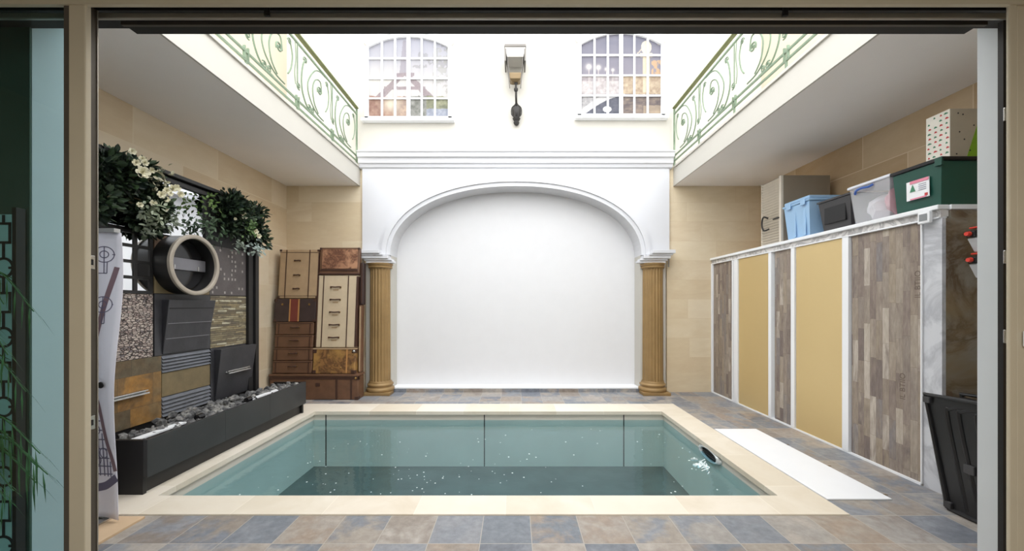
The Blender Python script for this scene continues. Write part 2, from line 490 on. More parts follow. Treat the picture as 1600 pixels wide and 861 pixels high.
# left door leaf: stile, glass and lock keepers
dl = thing('door_1', (-2.2, 1.66, 0), None, None); dl['kind'] = 'structure'
bx(-1.859, -1.790, 1.60, 1.625, 0, 2.70).build('stile', M['gold_frame'], dl, bevel=.004)
bx(-1.882, -1.860, 1.603, 1.625, 0, 2.70).build('stile_edge', M['bronze'], dl)
g = MB(); g.poly([(-3.2, 1.627, .02), (-1.87, 1.627, .02), (-1.87, 1.627, 2.70), (-3.2, 1.627, 2.70)])
g.build('glass', M['teal_glass'], dl)
d2 = thing('door_2', (-1.85, 1.71, 0), None, None); d2['kind'] = 'structure'
bx(-1.890, -1.846, 1.655, 1.70, 0, 2.70).build('stile', M['bronze'], d2)
bx(-1.8459, -1.842, 1.696, 1.70, 0, 2.70).build('stile_edge', M['steel_line'], d2)
for z in (1.585, .885):
    kp = bx(-1.8455, -1.843, 1.662, 1.688, z-.03, z+.03).build('lock_keeper', M['steel'], d2, bevel=.003)
    bx(-1.8428, -1.842, 1.670, 1.680, z-.012, z+.012).build('keeper_slot', M['black'], kp)
d3 = thing('door_3', (2.15, 1.65, 0), None, None); d3['kind'] = 'structure'
bx(2.063, 2.095, 1.60, 1.61, 0, 2.70).build('frame', M['gold_frame'], d3, bevel=.004)
bx(2.096, 2.20, 1.604, 1.64, 0, 2.70).build('frame', M['gold_frame'], d3, bevel=.006)
bx(2.164, 2.195, 1.70, 1.72, 0, 2.66).build('seal', M['charcoal_dark'], d3)
for z in (2.24, 1.61, 1.26):
    bx(2.160, 2.180, 1.690, 1.699, z-.03, z+.03).build('catch', M['steel'], d3, bevel=.003)
hp = bx(2.115, 2.158, 1.590, 1.5995, 1.225, 1.29).build('lock_plate', M['trim_white'], d3, bevel=.003)
bx(2.128, 2.146, 1.582, 1.5895, 1.242, 1.272).build('lock_button', M['trim_white'], hp, bevel=.002)

# ================================================================== COLUMNS AND IMPOSTS
def flute(a, r, h):
    return 1-.075*(.5+.5*math.cos(a*20)) if .20 < h < 1.96 else 1
def make_column():
    t = thing('fluted_column', (0, 0, 0), 'gold fluted half column left of the white arch niche, beside the suitcases', 'column', 'gold columns flanking the arch')
    hs = [(.166, .205), (.163, .22)] + [(.163-.006*k/8, .23+1.70*k/8) for k in range(9)] + [(.158, 1.95), (.16, 1.97)]
    MB().lathe(hs, seg=160, fn=flute).build('shaft', M['col_gold'], t, smooth=True, angle=80)
    MB().lathe([(.176, 1.97), (.182, 1.98), (.182, 1.99), (.172, 2.0), (.178, 2.012), (.19, 2.03), (.19, 2.048), (.15, 2.049)], seg=48).build('capital', M['col_gold'], t, smooth=True)
    MB().lathe([(.15, .045), (.205, .045), (.213, .06), (.213, .085), (.203, .10), (.188, .108), (.186, .125), (.198, .138), (.198, .155), (.186, .168), (.176, .178), (.176, .19), (.168, .204), (.15, .205)], seg=48).build('base', M['col_gold'], t, smooth=True)
    MB().box(-.212, .212, -.212, .0, 0, .044).build('plinth', M['col_gold'], t, bevel=.004)
    return t
cL = make_column(); cR = copy_tree(cL)
cL.location = (-2.125, 6.09, 0); cR.location = (2.185, 6.09, 0)
cR['label'] = 'gold fluted half column right of the white arch niche, beside bare tan stone wall'
def impost(name, s, label):
    t = thing(name, (AX+s*2.2, 6.0, 2.05), label, 'capital block', 'white capital blocks above the gold columns')
    steps = [(2.050, 2.085, 2.34, 1.90, 5.985), (2.085, 2.115, 2.36, 1.93, 5.965), (2.115, 2.165, 2.40, 1.98, 5.94), (2.165, 2.19, 2.43, 2.06, 5.92), (2.19, 2.245, 2.455, 2.10, 5.895)]
    m = MB()
    for z0, z1, xo, xi, y in steps:
        xa, xb = sorted((AX+s*xo, AX+s*xi)); m.box(xa, xb, y, 6.099, z0, z1)
    m.build('moulded_block', M['white'], t, bevel=.006)
impost('impost_block', -1, 'stepped white moulded block on top of the gold column beside the suitcases')
impost('impost_block', 1, 'stepped white moulded block on top of the gold column by the bare tan wall')

# ================================================================== WALL LANTERN
lt = thing('wall_lantern', (.01, 6.149, 4.3), 'grey and black street style lantern on the white wall between two picture windows', 'lantern')
LX, LY = .01, 5.95
def sq(x, y, z, h): return [(x-h, y-h, z), (x+h, y-h, z), (x+h, y+h, z), (x-h, y+h, z)]
MB().rings([sq(LX, LY, 5.335, .16), sq(LX, LY, 5.30, .165), sq(LX, LY, 5.29, .165)]).build('roof', M['lamp_grey'], lt, bevel=.004)
MB().rings([sq(LX, LY, 5.289, .155), sq(LX, LY, 5.16, .125)]).build('hood', mat('pale_tin', (186, 182, 176), .5, .1), lt)
for sx in (-1, 1):
    MB().box(LX+sx*.15-.012, LX+sx*.15+.012, LY-.15, LY+.15, 5.085, 5.289).build('side_reflector', M['lamp_grey'], lt, bevel=.003)
fm = MB()
for sx in (-1, 1):
    for sy in (-1, 1): fm.tube([(LX+sx*.13, LY+sy*.13, 5.289), (LX+sx*.085, LY+sy*.085, 4.80)], .006, 6)
fm.build('cage_frame', M['lamp_grey'], lt)
M['lamp_glass'] = clear_mat('lantern_glass', (.93, .93, .92), 1.2)
MB().rings([sq(LX, LY, 5.159, .118), sq(LX, LY, 4.95, .088)], caps=False).build('glass', M['lamp_glass'], lt)
MB().rings([sq(LX, LY, 4.948, .085), sq(LX, LY, 4.93, .09), sq(LX, LY, 4.86, .08), sq(LX, LY, 4.83, .045)]).build('lamp_holder', M['brass'], lt, bevel=.003)
MB().lathe([(.012, 5.335), (.03, 5.345), (.012, 5.36), (.03, 5.385), (.01, 5.41), (.004, 5.425)], (LX, LY, 0), seg=12).build('finial', M['lamp_grey'], lt, smooth=True)
MB().lathe([(.02, 4.70), (.032, 4.72), (.032, 4.745), (.018, 4.76), (.014, 4.80), (.03, 4.83)], (LX+.012, LY, 0), seg=16).build('collar', M['iron_black'], lt, smooth=True)
MB().tube([(LX+.012, LY, 4.72), (LX+.014, LY+.02, 4.62), (LX+.018, LY+.10, 4.55), (LX+.02, LY+.16, 4.45)], .017, 10).build('arm', M['iron_black'], lt, smooth=True)
MB().lathe([(.004, 4.24), (.03, 4.255), (.045, 4.29), (.034, 4.31), (.05, 4.335), (.058, 4.36), (.04, 4.38), (.062, 4.42), (.068, 4.48), (.06, 4.53), (.035, 4.57), (.018, 4.60), (.004, 4.61)],
           (LX+.02, LY+.15, 0), seg=20, fn=lambda a, r, h: 1+.08*math.cos(6*a)).build('backplate', M['iron_black'], lt, smooth=True)
sc = MB()
for sx in (-1, 1):
    sc.tube(smooth_path([(LX+.02, LY+.1, 4.56), (LX+.02+sx*.07, LY+.1, 4.50), (LX+.02+sx*.075, LY+.1, 4.40), (LX+.02+sx*.03, LY+.1, 4.36), (LX+.02+sx*.03, LY+.1, 4.42)]), .009, 6)
sc.build('scroll', M['iron_black'], lt, smooth=True)

# ================================================================== PICTURE WINDOWS (printed views behind white glazing bars)
def lerp(a, b, t): t = max(0, min(1, t)); return tuple(a[i]+(b[i]-a[i])*t for i in range(3))
def vn(x, y, s=0):
    xi, yi = math.floor(x), math.floor(y); fx, fy = x-xi, y-yi
    def h(i, j):
        v = math.sin(i*127.1+j*311.7+s*74.7)*43758.5453; return v-math.floor(v)
    fx = fx*fx*(3-2*fx); fy = fy*fy*(3-2*fy)
    return (h(xi, yi)*(1-fx)+h(xi+1, yi)*fx)*(1-fy)+(h(xi, yi+1)*(1-fx)+h(xi+1, yi+1)*fx)*fy
def fb(x, y, s=0): return .5*vn(x, y, s)+.3*vn(2*x, 2*y, s)+.2*vn(4*x, 4*y, s)
def paint_day(u, v):
    c = lerp((226, 220, 218), (180, 182, 204), (v-.35)/.6)
    c = lerp(c, (255, 250, 236), max(0, 1-abs(v-.45)*4)*(1-u)*.8)
    # iron tower
    uc = .45
    if v > .56: w = .055*(1-(v-.56)/.5)+.012
    else: w = .055+(.56-v)*1.05
    d = abs(u-uc)
    if v < .56:
        inn = w-.085-(.56-v)*.12
        arch = v > .30 and d < inn
        leg = d < w and not (d < inn) and v > .22
        if leg or (abs(v-.54) < .02 and d < .12) or (abs(v-.37) < .02 and d < .26):
            c = lerp(c, (150, 118, 128), .55+.35*fb(u*60, v*60, 3))
    elif d < w and v < .97: c = lerp(c, (160, 150, 168), .75)
    # branches top right
    if u > .55 and v > .62 and fb(u*14, v*14, 5) > .60: c = lerp(c, (150, 148, 150), .5)
    if u > .8 and v > .3 and fb(u*20, v*20, 8) > .56: c = lerp(c, (176, 176, 160), .5)
    # trees and lawn at the foot
    if v < .24+.05*fb(u*12, 2, 1):
        n = fb(u*22, v*22, 2)
        a = lerp((150, 70, 50), (226, 170, 130), n) if u < .3 else lerp((150, 110, 100), (250, 200, 150), n)
        if u > .52: a = lerp((88, 92, 76), (200, 200, 190), n)
        if u > .72: a = lerp((96, 104, 70), (196, 196, 130), n) if v > .11 else lerp((110, 124, 160), (196, 206, 226), n)
        g = math.exp(-((u-.27)**2+(v-.17)**2)*90)
        c = lerp(a, (255, 240, 200), g)
    return c
def paint_night(u, v):
    c = lerp((150, 140, 160), (104, 108, 142), (v-.4)/.5)
    c = lerp(c, (168, 158, 176), fb(u*3, v*9, 1)*.5)
    if v < .50:      # embankment lights
        n = fb(u*26, v*30, 4)
        c = lerp((176, 130, 90), (255, 226, 170), n) if u > .5 else lerp((150, 130, 140), (250, 238, 232), n)
    if .27 < v < .42 and u < .52: c = lerp((250, 244, 240), (180, 160, 160), fb(u*30, v*30, 6))
    if v < .26:
        c = lerp((44, 50, 76), (110, 112, 136), fb(u*18, v*30, 9))
        if u > .5: c = lerp((70, 58, 70), (210, 170, 130), fb(u*12, v*26, 10)**1.3)
        if u > .78 and v < .12: c = lerp(c, (240, 200, 140), .6)
        dd = v-(.02+.26*math.sin(min(1, u/.55)*PI/2))
        if u < .55 and abs(dd) < .045: c = (236, 232, 232)
        if u < .55 and dd > .045: c = lerp((120, 118, 128), (240, 236, 230), fb(u*24, v*24, 11))
        if (u-.33)**2+(v-.07)**2*2 < .003: c = (244, 244, 246)
    for (a, b, r) in ((.10, .60, .035), (.22, .59, .03), (.32, .57, .022), (.40, .56, .018)):   # globes of the street lamps
        g = math.exp(-((u-a)**2+(v-b)**2)/(r*r)); c = lerp(c, (255, 244, 232), min(1, g*1.3))
        if abs(u-a) < .006 and .36 < v < b: c = (240, 224, 210)
    # gilded pillar
    if .775 < u < .865 and .28 < v < .74: c = lerp((255, 236, 190), (244, 208, 150), fb(u*50, v*30, 12))
    if .74 < u < .90 and .72 < v < .77: c = (250, 230, 190)
    if (u-.82)**2+(v-.84)**2*.6 < .0042: c = (255, 236, 196)
    if .70 < u < .98 and abs(v-(.86+.1*math.sin(u*16))) < .012: c = lerp(c, (250, 226, 180), .7)
    if u > .88 and .48 < v < .68 and fb(u*30, v*20, 13) > .42: c = (236, 176, 110)
    return c
def mute_print(c):
    # print colours muted and darkened to offset the bright exposure
    g = sum(c)/3; c = lerp((g, g, g), c, .62); c = lerp(c, (190, 184, 186), .12)
    return lin(tuple(v*.75 for v in c))
def picture_window(cx, x0, x1, zb, zs, zc, painter, label, name):
    t = thing(name, ((x0+x1)/2, 6.149, zb), label, 'picture window', 'printed picture windows on the upper wall')
    w = (x1-x0)/2; cxm = (x0+x1)/2
    rise = zc-zs; R = (w*w+rise*rise)/(2*rise); zo = zc-R
    def top(x, grow=0): return zo+math.sqrt(max(0, (R+grow)**2-(x-cxm)**2))
    # print
    NX, NZ = 150, 150
    vs, fs, cs = [], [], []
    for j in range(NZ+1):
        for i in range(NX+1):
            x = x0+(x1-x0)*i/NX; z = zb+(top(x)-zb)*j/NZ
            vs.append((x, 6.135, z)); cs.append(mute_print(painter(i/NX, (z-zb)/(zc-zb))))
    for j in range(NZ):
        for i in range(NX):
            a = j*(NX+1)+i; fs.append((a, a+1, a+NX+2, a+NX+1))
    me = bpy.data.meshes.new('print'); off = Vector(t.location)
    me.from_pydata([tuple(Vector(v)-off) for v in vs], [], fs)
    ca = me.color_attributes.new('Col', 'FLOAT_COLOR', 'POINT')
    for k, c in enumerate(cs): ca.data[k].color = c
    me.materials.append(M['print']); o = bpy.data.objects.new('printed_view', me); COL.objects.link(o); o.parent = t; WL[o.name] = off
    # frame
    g = .055
    fr = MB()
    n = 24; R_ = []
    for k in range(n+1):
        x = x0+(x1-x0)*k/n; xo = cxm+(x-cxm)*(w+g)/w
        zi = top(x); zo_ = top(x)+g
        R_.append([(x, 6.149, zi), (x, 6.095, zi), (xo, 6.095, zo_), (xo, 6.149, zo_)])
    fr.rings(R_)
    fr.box(x0-g, x0, 6.095, 6.149, zb-.03, top(x0)+.01).box(x1, x1+g, 6.095, 6.149, zb-.03, top(x1)+.01).box(x0-g, x1+g, 6.095, 6.149, zb-.04, zb)
    fr.build('frame', M['trim_white'], t)
    fr2 = MB()
    R_ = []
    for k in range(n+1):
        x = x0+(x1-x0)*k/n; xo = cxm+(x-cxm)*(w+g+.035)/w; xi = cxm+(x-cxm)*(w+g+.001)/w
        R_.append([(xi, 6.149, top(x)+g+.001), (xi, 6.075, top(x)+g+.001), (xo, 6.075, top(x)+g+.035), (xo, 6.149, top(x)+g+.035)])
    fr2.rings(R_); fr2.build('arched_hood', M['trim_white'], t)
    bx(x0-.10, x1+.10, 6.05, 6.149, zb-.085, zb-.041).build('sill', M['trim_white'], t, bevel=.006)
    for k in range(1, 6):
        x = x0+(x1-x0)*k/6; h = .03 if k == 3 else .015
        bx(x-h, x+h, 6.112, 6.134, zb, top(x)).build('glazing_bar', M['trim_white'], t)
    rows = (zc-zb)
    for f in (.235, .485, .735):
        bx(x0, x1, 6.114, 6.134, zb+rows*f-.012, zb+rows*f+.012).build('glazing_bar', M['trim_white'], t)
M['print'] = attr_mat('printed_picture', 'Col', .5)
picture_window(0, -2.325, -1.057, 4.39, 5.50, 5.66, paint_day, 'white arched picture window with a daytime view of an iron tower', 'picture_window')
picture_window(0, 1.06, 2.334, 4.43, 5.54, 5.715, paint_night, 'white arched picture window with a night view of lit bridge lamps', 'picture_window')

# ================================================================== BALCONY RAILINGS
def spiral(c, r0, r1, a0, turns, n=26):
    return [(c[0]+(r0+(r1-r0)*k/n)*math.cos(a0+turns*2*PI*k/n), c[1]+(r0+(r1-r0)*k/n)*math.sin(a0+turns*2*PI*k/n)) for k in range(n+1)]
def railing(x, label):
    t = thing('balcony_railing', (x, 4.0, 3.60), label, 'railing', 'scrolled iron railings on the two balconies')
    y0, y1 = 2.06, 6.09
    MB().box(x-.028, x+.028, y0, y1, 4.50, 4.525).build('handrail', M['iron_top'], t, bevel=.006)
    MB().box(x-.010, x+.010, y0, y1, 4.405, 4.425).build('rail', M['iron_green'], t)
    MB().box(x-.010, x+.010, y0, y1, 3.665, 3.683).build('rail', M['iron_green'], t)
    MB().box(x-.010, x+.010, y0, y1, 3.745, 3.763).build('rail', M['iron_green'], t)
    bx(x-.012, x+.012, y1-.02, y1, 3.601, 4.50).build('end_post', M['iron_green'], t)
    bx(x-.012, x+.012, y0, y0+.02, 3.601, 4.50).build('end_post', M['iron_green'], t)
    L = .845
    def P(pts): return [(x, a, b) for a, b in pts]
    k = 0; yb = 5.265
    while True:
        B = yb-L*(k-1) if k else yb+L     # far boundary of this panel
        N = B-L                           # near boundary
        if N < 1.9: break
        m = MB()
        def curve(pts, r=.0085, n=5):
            m.tube(smooth_path([(x, N+a, b) for a, b in pts], n), r, 6)
        def curl(a, b, r, a0, turns, rr=.0075):
            m.tube([(x, N+p, q_) for p, q_ in spiral((a, b), .008, r, a0, turns)], rr, 6)
        # main eye and its nested arcs
        curl(.50, 4.13, .055, 0, 1.6, .010)
        curve([(.555, 4.13), (.52, 4.26), (.40, 4.22), (.335, 4.08), (.37, 3.92), (.47, 3.83)])
        curve([(.66, 4.40), (.50, 4.385), (.36, 4.30), (.225, 4.09), (.26, 3.93), (.42, 3.82), (.60, 3.80)])
        curve([(.70, 4.34), (.745, 4.20), (.72, 4.05), (.66, 3.95)])
        curl(.69, 4.325, .035, 1.2, 1.3)
        # outer sweep
        curve([(.19, 4.345), (.12, 4.24), (.085, 4.06), (.11, 3.90), (.22, 3.78), (.40, 3.765)], .010)
        curl(.165, 4.315, .04, 1.0, 1.4)
        curl(.025, 3.93, .04, 2.0, 1.5)
        curve([(.0, 4.405), (.0, 4.15), (.0, 3.96)])
        curve([(.80, 4.40), (.815, 4.22), (.79, 4.05), (.81, 3.92)], .006)
        curl(.26, 3.80, .035, 0, 1.4); curl(.34, 3.80, .035, PI, -1.4)
        m.build('scroll_panel', M['iron_green'], t, smooth=True, angle=70)
        f = MB(); f.box(x-.009, x+.009, N-.009, N+.009, 3.601, 3.665)
        f.box(x-.012, x+.012, N-.030, N-.018, 3.683, 3.80).box(x-.012, x+.012, N+.018, N+.030, 3.683, 3.80)
        f.build('foot', M['iron_green'], t)
        k += 1
railing(-2.50, 'green wrought iron scroll railing on the balcony above the fountain wall')
railing(2.53, 'green wrought iron scroll railing on the balcony above the storage cupboards')

# ================================================================== FOUNTAIN WALL
WX = -3.15                                  # face of the tiled backing
ft = thing('fountain_wall', (-3.3, 3.7, 0), 'tall black framed fountain wall of mixed slate, mirror and pebble panels', 'fountain wall')
FY0, FY1, FZ1 = 2.30, 4.66, 2.60
bx(-3.50, WX-.012, FY0, FY1-.02, .10, FZ1-.03).build('back_panel', M['charcoal_dark'], ft)
f = MB()
f.box(-3.50, -3.10, FY1-.06, FY1, .05, FZ1); f.box(-3.50, -3.12, FY1-.15, FY1-.075, .05, FZ1-.06)
f.box(-3.50, -3.10, FY0, FY1-.061, FZ1-.035, FZ1); f.box(-3.50, -3.13, FY0, FY1-.151, FZ1-.095, FZ1-.05)
f.box(-3.50, -3.10, FY0, FY0+.06, .05, FZ1-.036)
f.build('frame', M['charcoal_dark'], ft, bevel=.004)
bx(-3.49, -3.135, 3.895, 3.925, 2.02, 2.50).build('mullion', M['charcoal_dark'], ft)

def strat(name, cols, cols2, size, rough=.6, bump=.5, joint=None, jw=.002, ns=(4, 4, 4), st=.9, **k):
    return patch_mat(name, (2, 1), size, cols, cols2, stagger=st, joint=joint, jw=jw, rough=rough, nscale=ns, bump=bump, **k)
M['rust_slate'] = strat('rust_slate', [(120, 94, 58), (146, 108, 56), (98, 82, 60)], [(158, 114, 54), (92, 84, 66), (120, 98, 66)], (.27, .30), namt=.4, joint=(66, 58, 46), blend=(.4, .62))
M['olive_slate'] = mat('olive_brown_slate', (118, 104, 76), .6, var=.22, nscale=7, bump=.4, bscale=25)
M['dark_slate'] = mat('dark_slate', (56, 56, 60), .45, var=.2, nscale=6, bump=.35, bscale=22)
M['brown_slate'] = mat('purple_brown_slate', (104, 84, 68), .55, var=.25, nscale=4, bump=.4, bscale=20)
M['ledge'] = strat('stacked_ledge_stone', [(134, 124, 98), (112, 100, 80), (160, 150, 122), (98, 90, 76), (146, 132, 100), (190, 184, 160)], [(124, 112, 86), (104, 94, 78)], (.022, .16), bump=.8, joint=(60, 54, 44), jw=.003, ns=(8, 8, 30), st=3.0)
M['ribbed'] = mat('ribbed_grey_slate', (100, 103, 110), .6, var=.15, nscale=10)
# pebbles: rounded cells with dark gaps
t = NT('pebble_panel'); p, _ = t.pos()
sp = t.scaled(p, (1, .62, 1.25))
v = t.new('ShaderNodeTexVoronoi', feature='F1'); v.inputs['Scale'].default_value = 50; t.link(sp, v.inputs['Vector'])
v2 = t.new('ShaderNodeTexVoronoi', feature='DISTANCE_TO_EDGE'); v2.inputs['Scale'].default_value = 50; t.link(sp, v2.inputs['Vector'])
sep = t.new('ShaderNodeSeparateColor'); t.link(v.outputs['Color'], sep.inputs[0])
c = t.ramp(sep.outputs[0], [(0, lin((128, 112, 108))), (.35, lin((168, 152, 144))), (.7, lin((190, 178, 168))), (1, lin((120, 110, 112)))])
k = t.ramp(v2.outputs['Distance'], [(.0, (0, 0, 0)), (.12, (1, 1, 1))])
t.color(t.mix(k, lin((48, 44, 42)), c)); t.b.inputs['Roughness'].default_value = .5
t.bump(k, 1.0, .012); M['pebble'] = t.m

# upper row: mirrors
def xface(name, y0, y1, z0, z1, m, parent=ft, x=WX, th=.012, bevel=.002, **k):
    return bx(x-th, x, y0, y1, z0, z1).build(name, m, parent, bevel=bevel, **k)
xface('mirror', 3.41, 3.893, 2.03, 2.50, M['mirror'])
xface('mirror', 2.60, 3.405, 2.03, 2.50, M['mirror'])
xface('dark_panel', 3.927, 4.505, 2.02, 2.50, M['charcoal_dark'])
# lattice mirror
lm = xface('lattice_mirror', 2.55, 3.33, 1.50, 2.015, M['mirror'])
lb = MB()
for z in (1.505, 1.625, 1.755, 1.885, 2.00):
    lb.box(WX+.001, WX+.009, 2.55, 3.335, z-.013, z+.013)
lb.build('lattice_rail', M['charcoal_dark'], lm)
lb = MB()
for y in (2.67, 2.80, 2.93, 3.055, 3.185, 3.322):
    lb.box(WX+.001, WX+.008, y-.015, y+.015, 1.50, 2.015)
lb.build('lattice_bar', M['charcoal_dark'], lm)
# module with the barrel spout
xface('slate_panel', 3.36, 3.965, 1.725, 2.018, M['brown_slate'])
xface('slate_panel', 3.36, 3.965, 1.50, 1.722, M['olive_slate'])
BY, BZ, BR = 3.60, 1.77, .282
bar = MB()
rr = []
for r, h in ((BR-.01, 0), (BR-.01, .15), (BR-.036, .15), (BR-.036, .03)):
    rr.append([(WX+h, BY+r*math.cos(a*2*PI/64), BZ+r*math.sin(a*2*PI/64)) for a in range(64)])
bar.rings(rr, caps=False)
bo = bar.build('barrel', M['charcoal_dark'], ft, smooth=True, angle=50)
rr = []
for r, h in ((BR, .145), (BR, .168), (BR-.006, .172), (BR-.034, .172), (BR-.038, .168), (BR-.038, .145)):
    rr.append([(WX+h, BY+r*math.cos(a*2*PI/72), BZ+r*math.sin(a*2*PI/72)) for a in range(72)])
M['ring'] = mat('pale_stone_ring', (164, 155, 142), .5, .1, var=.1, nscale=9)
MB().rings(rr, loop=True).build('rim', M['ring'], bo, smooth=True, angle=50)
M['black_gloss'] = mat('glossy_black_disc', (26, 25, 27), .12)
MB().lathe([(.001, .03), (BR-.046, .03), (BR-.046, .04), (.001, .04)], (WX, BY, BZ), 'x', 48).build('water_disc', M['black_gloss'], bo)
M['spout_grey'] = mat('grey_spout_steel', (118, 117, 122), .3, .4)
so = bx(WX+.045, WX+.075, BY-.222, BY+.222, BZ-.05, BZ+.06).build('spout_plate', M['spout_grey'], bo, bevel=.004)
for y in (BY-.13, BY+.13): bx(WX+.0755, WX+.081, y-.006, y+.006, BZ-.045, BZ-.005).build('bolt', M['steel'], so)
# mosaic panel right of the barrel
mo = xface('mosaic_panel', 3.967, 4.505, 1.50, 2.018, mat('mosaic_dark', (84, 78, 78), .5, var=.2, nscale=8, bump=.3))
md = MB()
random.seed(3)
for i in range(9):
    for j in range(10):
        if random.random() < .42:
            y, z = 4.0+i*.055+random.uniform(-.006, .006), 1.53+j*.05
            md.box(WX+.0005, WX+.004, y-.011, y+.011, z-.013, z+.013)
md.build('mosaic_chips', mat('mosaic_pale', (150, 144, 140), .4), mo)
# middle row
xface('pebble_panel', 2.55, 3.345, .947, 1.492, M['pebble'])
xface('slate_panel', 3.36, 3.975, .947, 1.496, M['dark_slate'], th=.012)
ws = MB()
sl_y0, sl_y1 = 3.43, 3.925
ws.hexa([(WX, sl_y0, .955), (WX, sl_y1, .955), (WX+.008, sl_y1, .955), (WX+.008, sl_y0, .955)],
        [(WX, sl_y0, 1.445), (WX, sl_y1, 1.445), (WX+.075, sl_y1+.03, 1.445), (WX+.075, sl_y0-.01, 1.445)])
wsp = ws.build('leaning_slab', M['dark_slate'], ft, bevel=.004)
for f_ in (.28, .56, .84):
    z = .955+.49*f_; d = .008+.067*f_
    MB().box(WX+d+.001, WX+d+.0045, sl_y0+.005, sl_y1, z-.003, z+.003).build('water_lip', M['spout_grey'] if f_ < .8 else M['black'], wsp)
xface('ledge_stone_panel', 3.978, 4.505, .947, 1.492, M['ledge'])
# bottom row
xface('slate_panel', 2.55, 3.425, .39, .943, M['rust_slate'])
def ribbed(z0, z1):
    m = MB(); n = int((z1-z0)/.030)
    for k in range(n):
        za = z0+(z1-z0)*k/n; zb = z0+(z1-z0)*(k+1)/n
        m.hexa([(WX-.012, 3.43, za), (WX-.012, 3.972, za), (WX+.010, 3.972, za+.004), (WX+.010, 3.43, za+.004)],
               [(WX-.012, 3.43, zb), (WX-.012, 3.972, zb), (WX-.010, 3.972, zb), (WX-.010, 3.43, zb)])
    return m.build('ribbed_slate_panel', M['ribbed'], ft)
ribbed(.787, .940); ribbed(.39, .568)
xface('slate_panel', 3.43, 3.972, .572, .783, M['olive_slate'])
xface('slate_panel', 3.98, 4.505, .39, .943, M['dark_slate'], th=.012)
w2 = MB()
w2.hexa([(WX, 4.03, .39), (WX, 4.56, .39), (WX+.01, 4.56, .39), (WX+.01, 4.03, .39)],
        [(WX, 4.03, .93), (WX, 4.56, .93), (WX+.08, 4.57, .93), (WX+.08, 4.02, .93)])
s2 = w2.build('leaning_slab', M['dark_slate'], ft, bevel=.004)
def spout(y0, y1, z, x, parent):
    o = MB().box(x, x+.035, y0, y1, z-.006, z+.004).box(x, x+.045, y0, y1, z-.030, z-.016).box(x, x+.01, y0, y1, z-.016, z-.006)
    return o.build('water_spout', M['steel'], parent, bevel=.002)
spout(4.12, 4.46, .685, WX+.045, s2)
spout(2.60, 3.27, .675, WX, ft)

# ================================================================== PLANTER BASIN WITH LAVA ROCK
bt = thing('basin_planter', (-2.9, 3.9, 0), 'long low charcoal metal basin filled with grey rocks along the fountain foot', 'planter')
ys = [2.81, 3.57, 4.22, 4.95]
for a, b_ in zip(ys, ys[1:]):
    MB().box(-2.72, -2.688, a+.0008, b_-.0008, .132, .408).build('front_board', M['charcoal'], bt, bevel=.002)
MB().box(-3.09, -2.721, 2.81, 2.84, .0, .406).build('end_board', M['charcoal_dark'], bt, bevel=.002)
MB().box(-3.09, -2.721, 4.92, 4.95, .0, .406).build('end_board', M['charcoal_dark'], bt, bevel=.002)
bx(-2.79, -2.745, 2.841, 4.919, 0, .131).build('plinth', M['charcoal_dark'], bt)
bx(-3.09, -2.721, 2.841, 4.919, .135, .30).build('liner', M['charcoal_dark'], bt)
MB().box(-2.86, -2.80, 2.86, 3.28, .385, .40).build('led_strip', M['trim_white'], bt, bevel=.002)
MB().box(-2.83, -2.77, 4.05, 4.55, .385, .40).build('led_strip', M['trim_white'], bt, bevel=.002)
random.seed(11)
t = NT('lava_rock'); p, _ = t.pos()
n = t.noise(p, 14, 4)
t.color(t.ramp(n, [(.35, lin((52, 52, 54))), (.5, lin((104, 104, 104))), (.68, lin((160, 158, 152)))])); t.b.inputs['Roughness'].default_value = .8
t.bump(t.noise(p, 80, 3), .5, .004); M['rock'] = t.m
rk = MB()
for k in range(620):
    y = random.uniform(2.86, 4.90); x = random.uniform(-3.06, -2.745)
    r = random.uniform(.018, .042)
    z = .325+random.uniform(0, .06) + (.03 if 3.2 < y < 4.2 and x < -2.9 else 0)
    rk.ball((x, y, z), r, 1, (1, random.uniform(.7, 1.3), random.uniform(.5, .9)), .16)
tag(rk.build('lava_gravel', M['rock']), 'loose grey lava rock filling the charcoal basin', 'rocks', kind='stuff')
for k, (y, lab) in enumerate(((3.40, 'small black spotlight in the rocks, near end of the charcoal basin'), (4.02, 'small black spotlight in the rocks, middle of the charcoal basin'))):
    s_ = thing('garden_spotlight', (-2.79, y, .40), lab, 'spotlight', 'spotlights in the rock basin')
    MB().lathe([(.001, -.03), (.026, -.03), (.03, .03), (.024, .032), (.001, .028)], (-2.79, y, .405), 'y', 16).build('lamp_head', M['black_gloss'], s_, smooth=True)
    MB().tube([(-2.79, y, .385), (-2.79, y, .31)], .006, 6).build('stake', M['black'], s_)

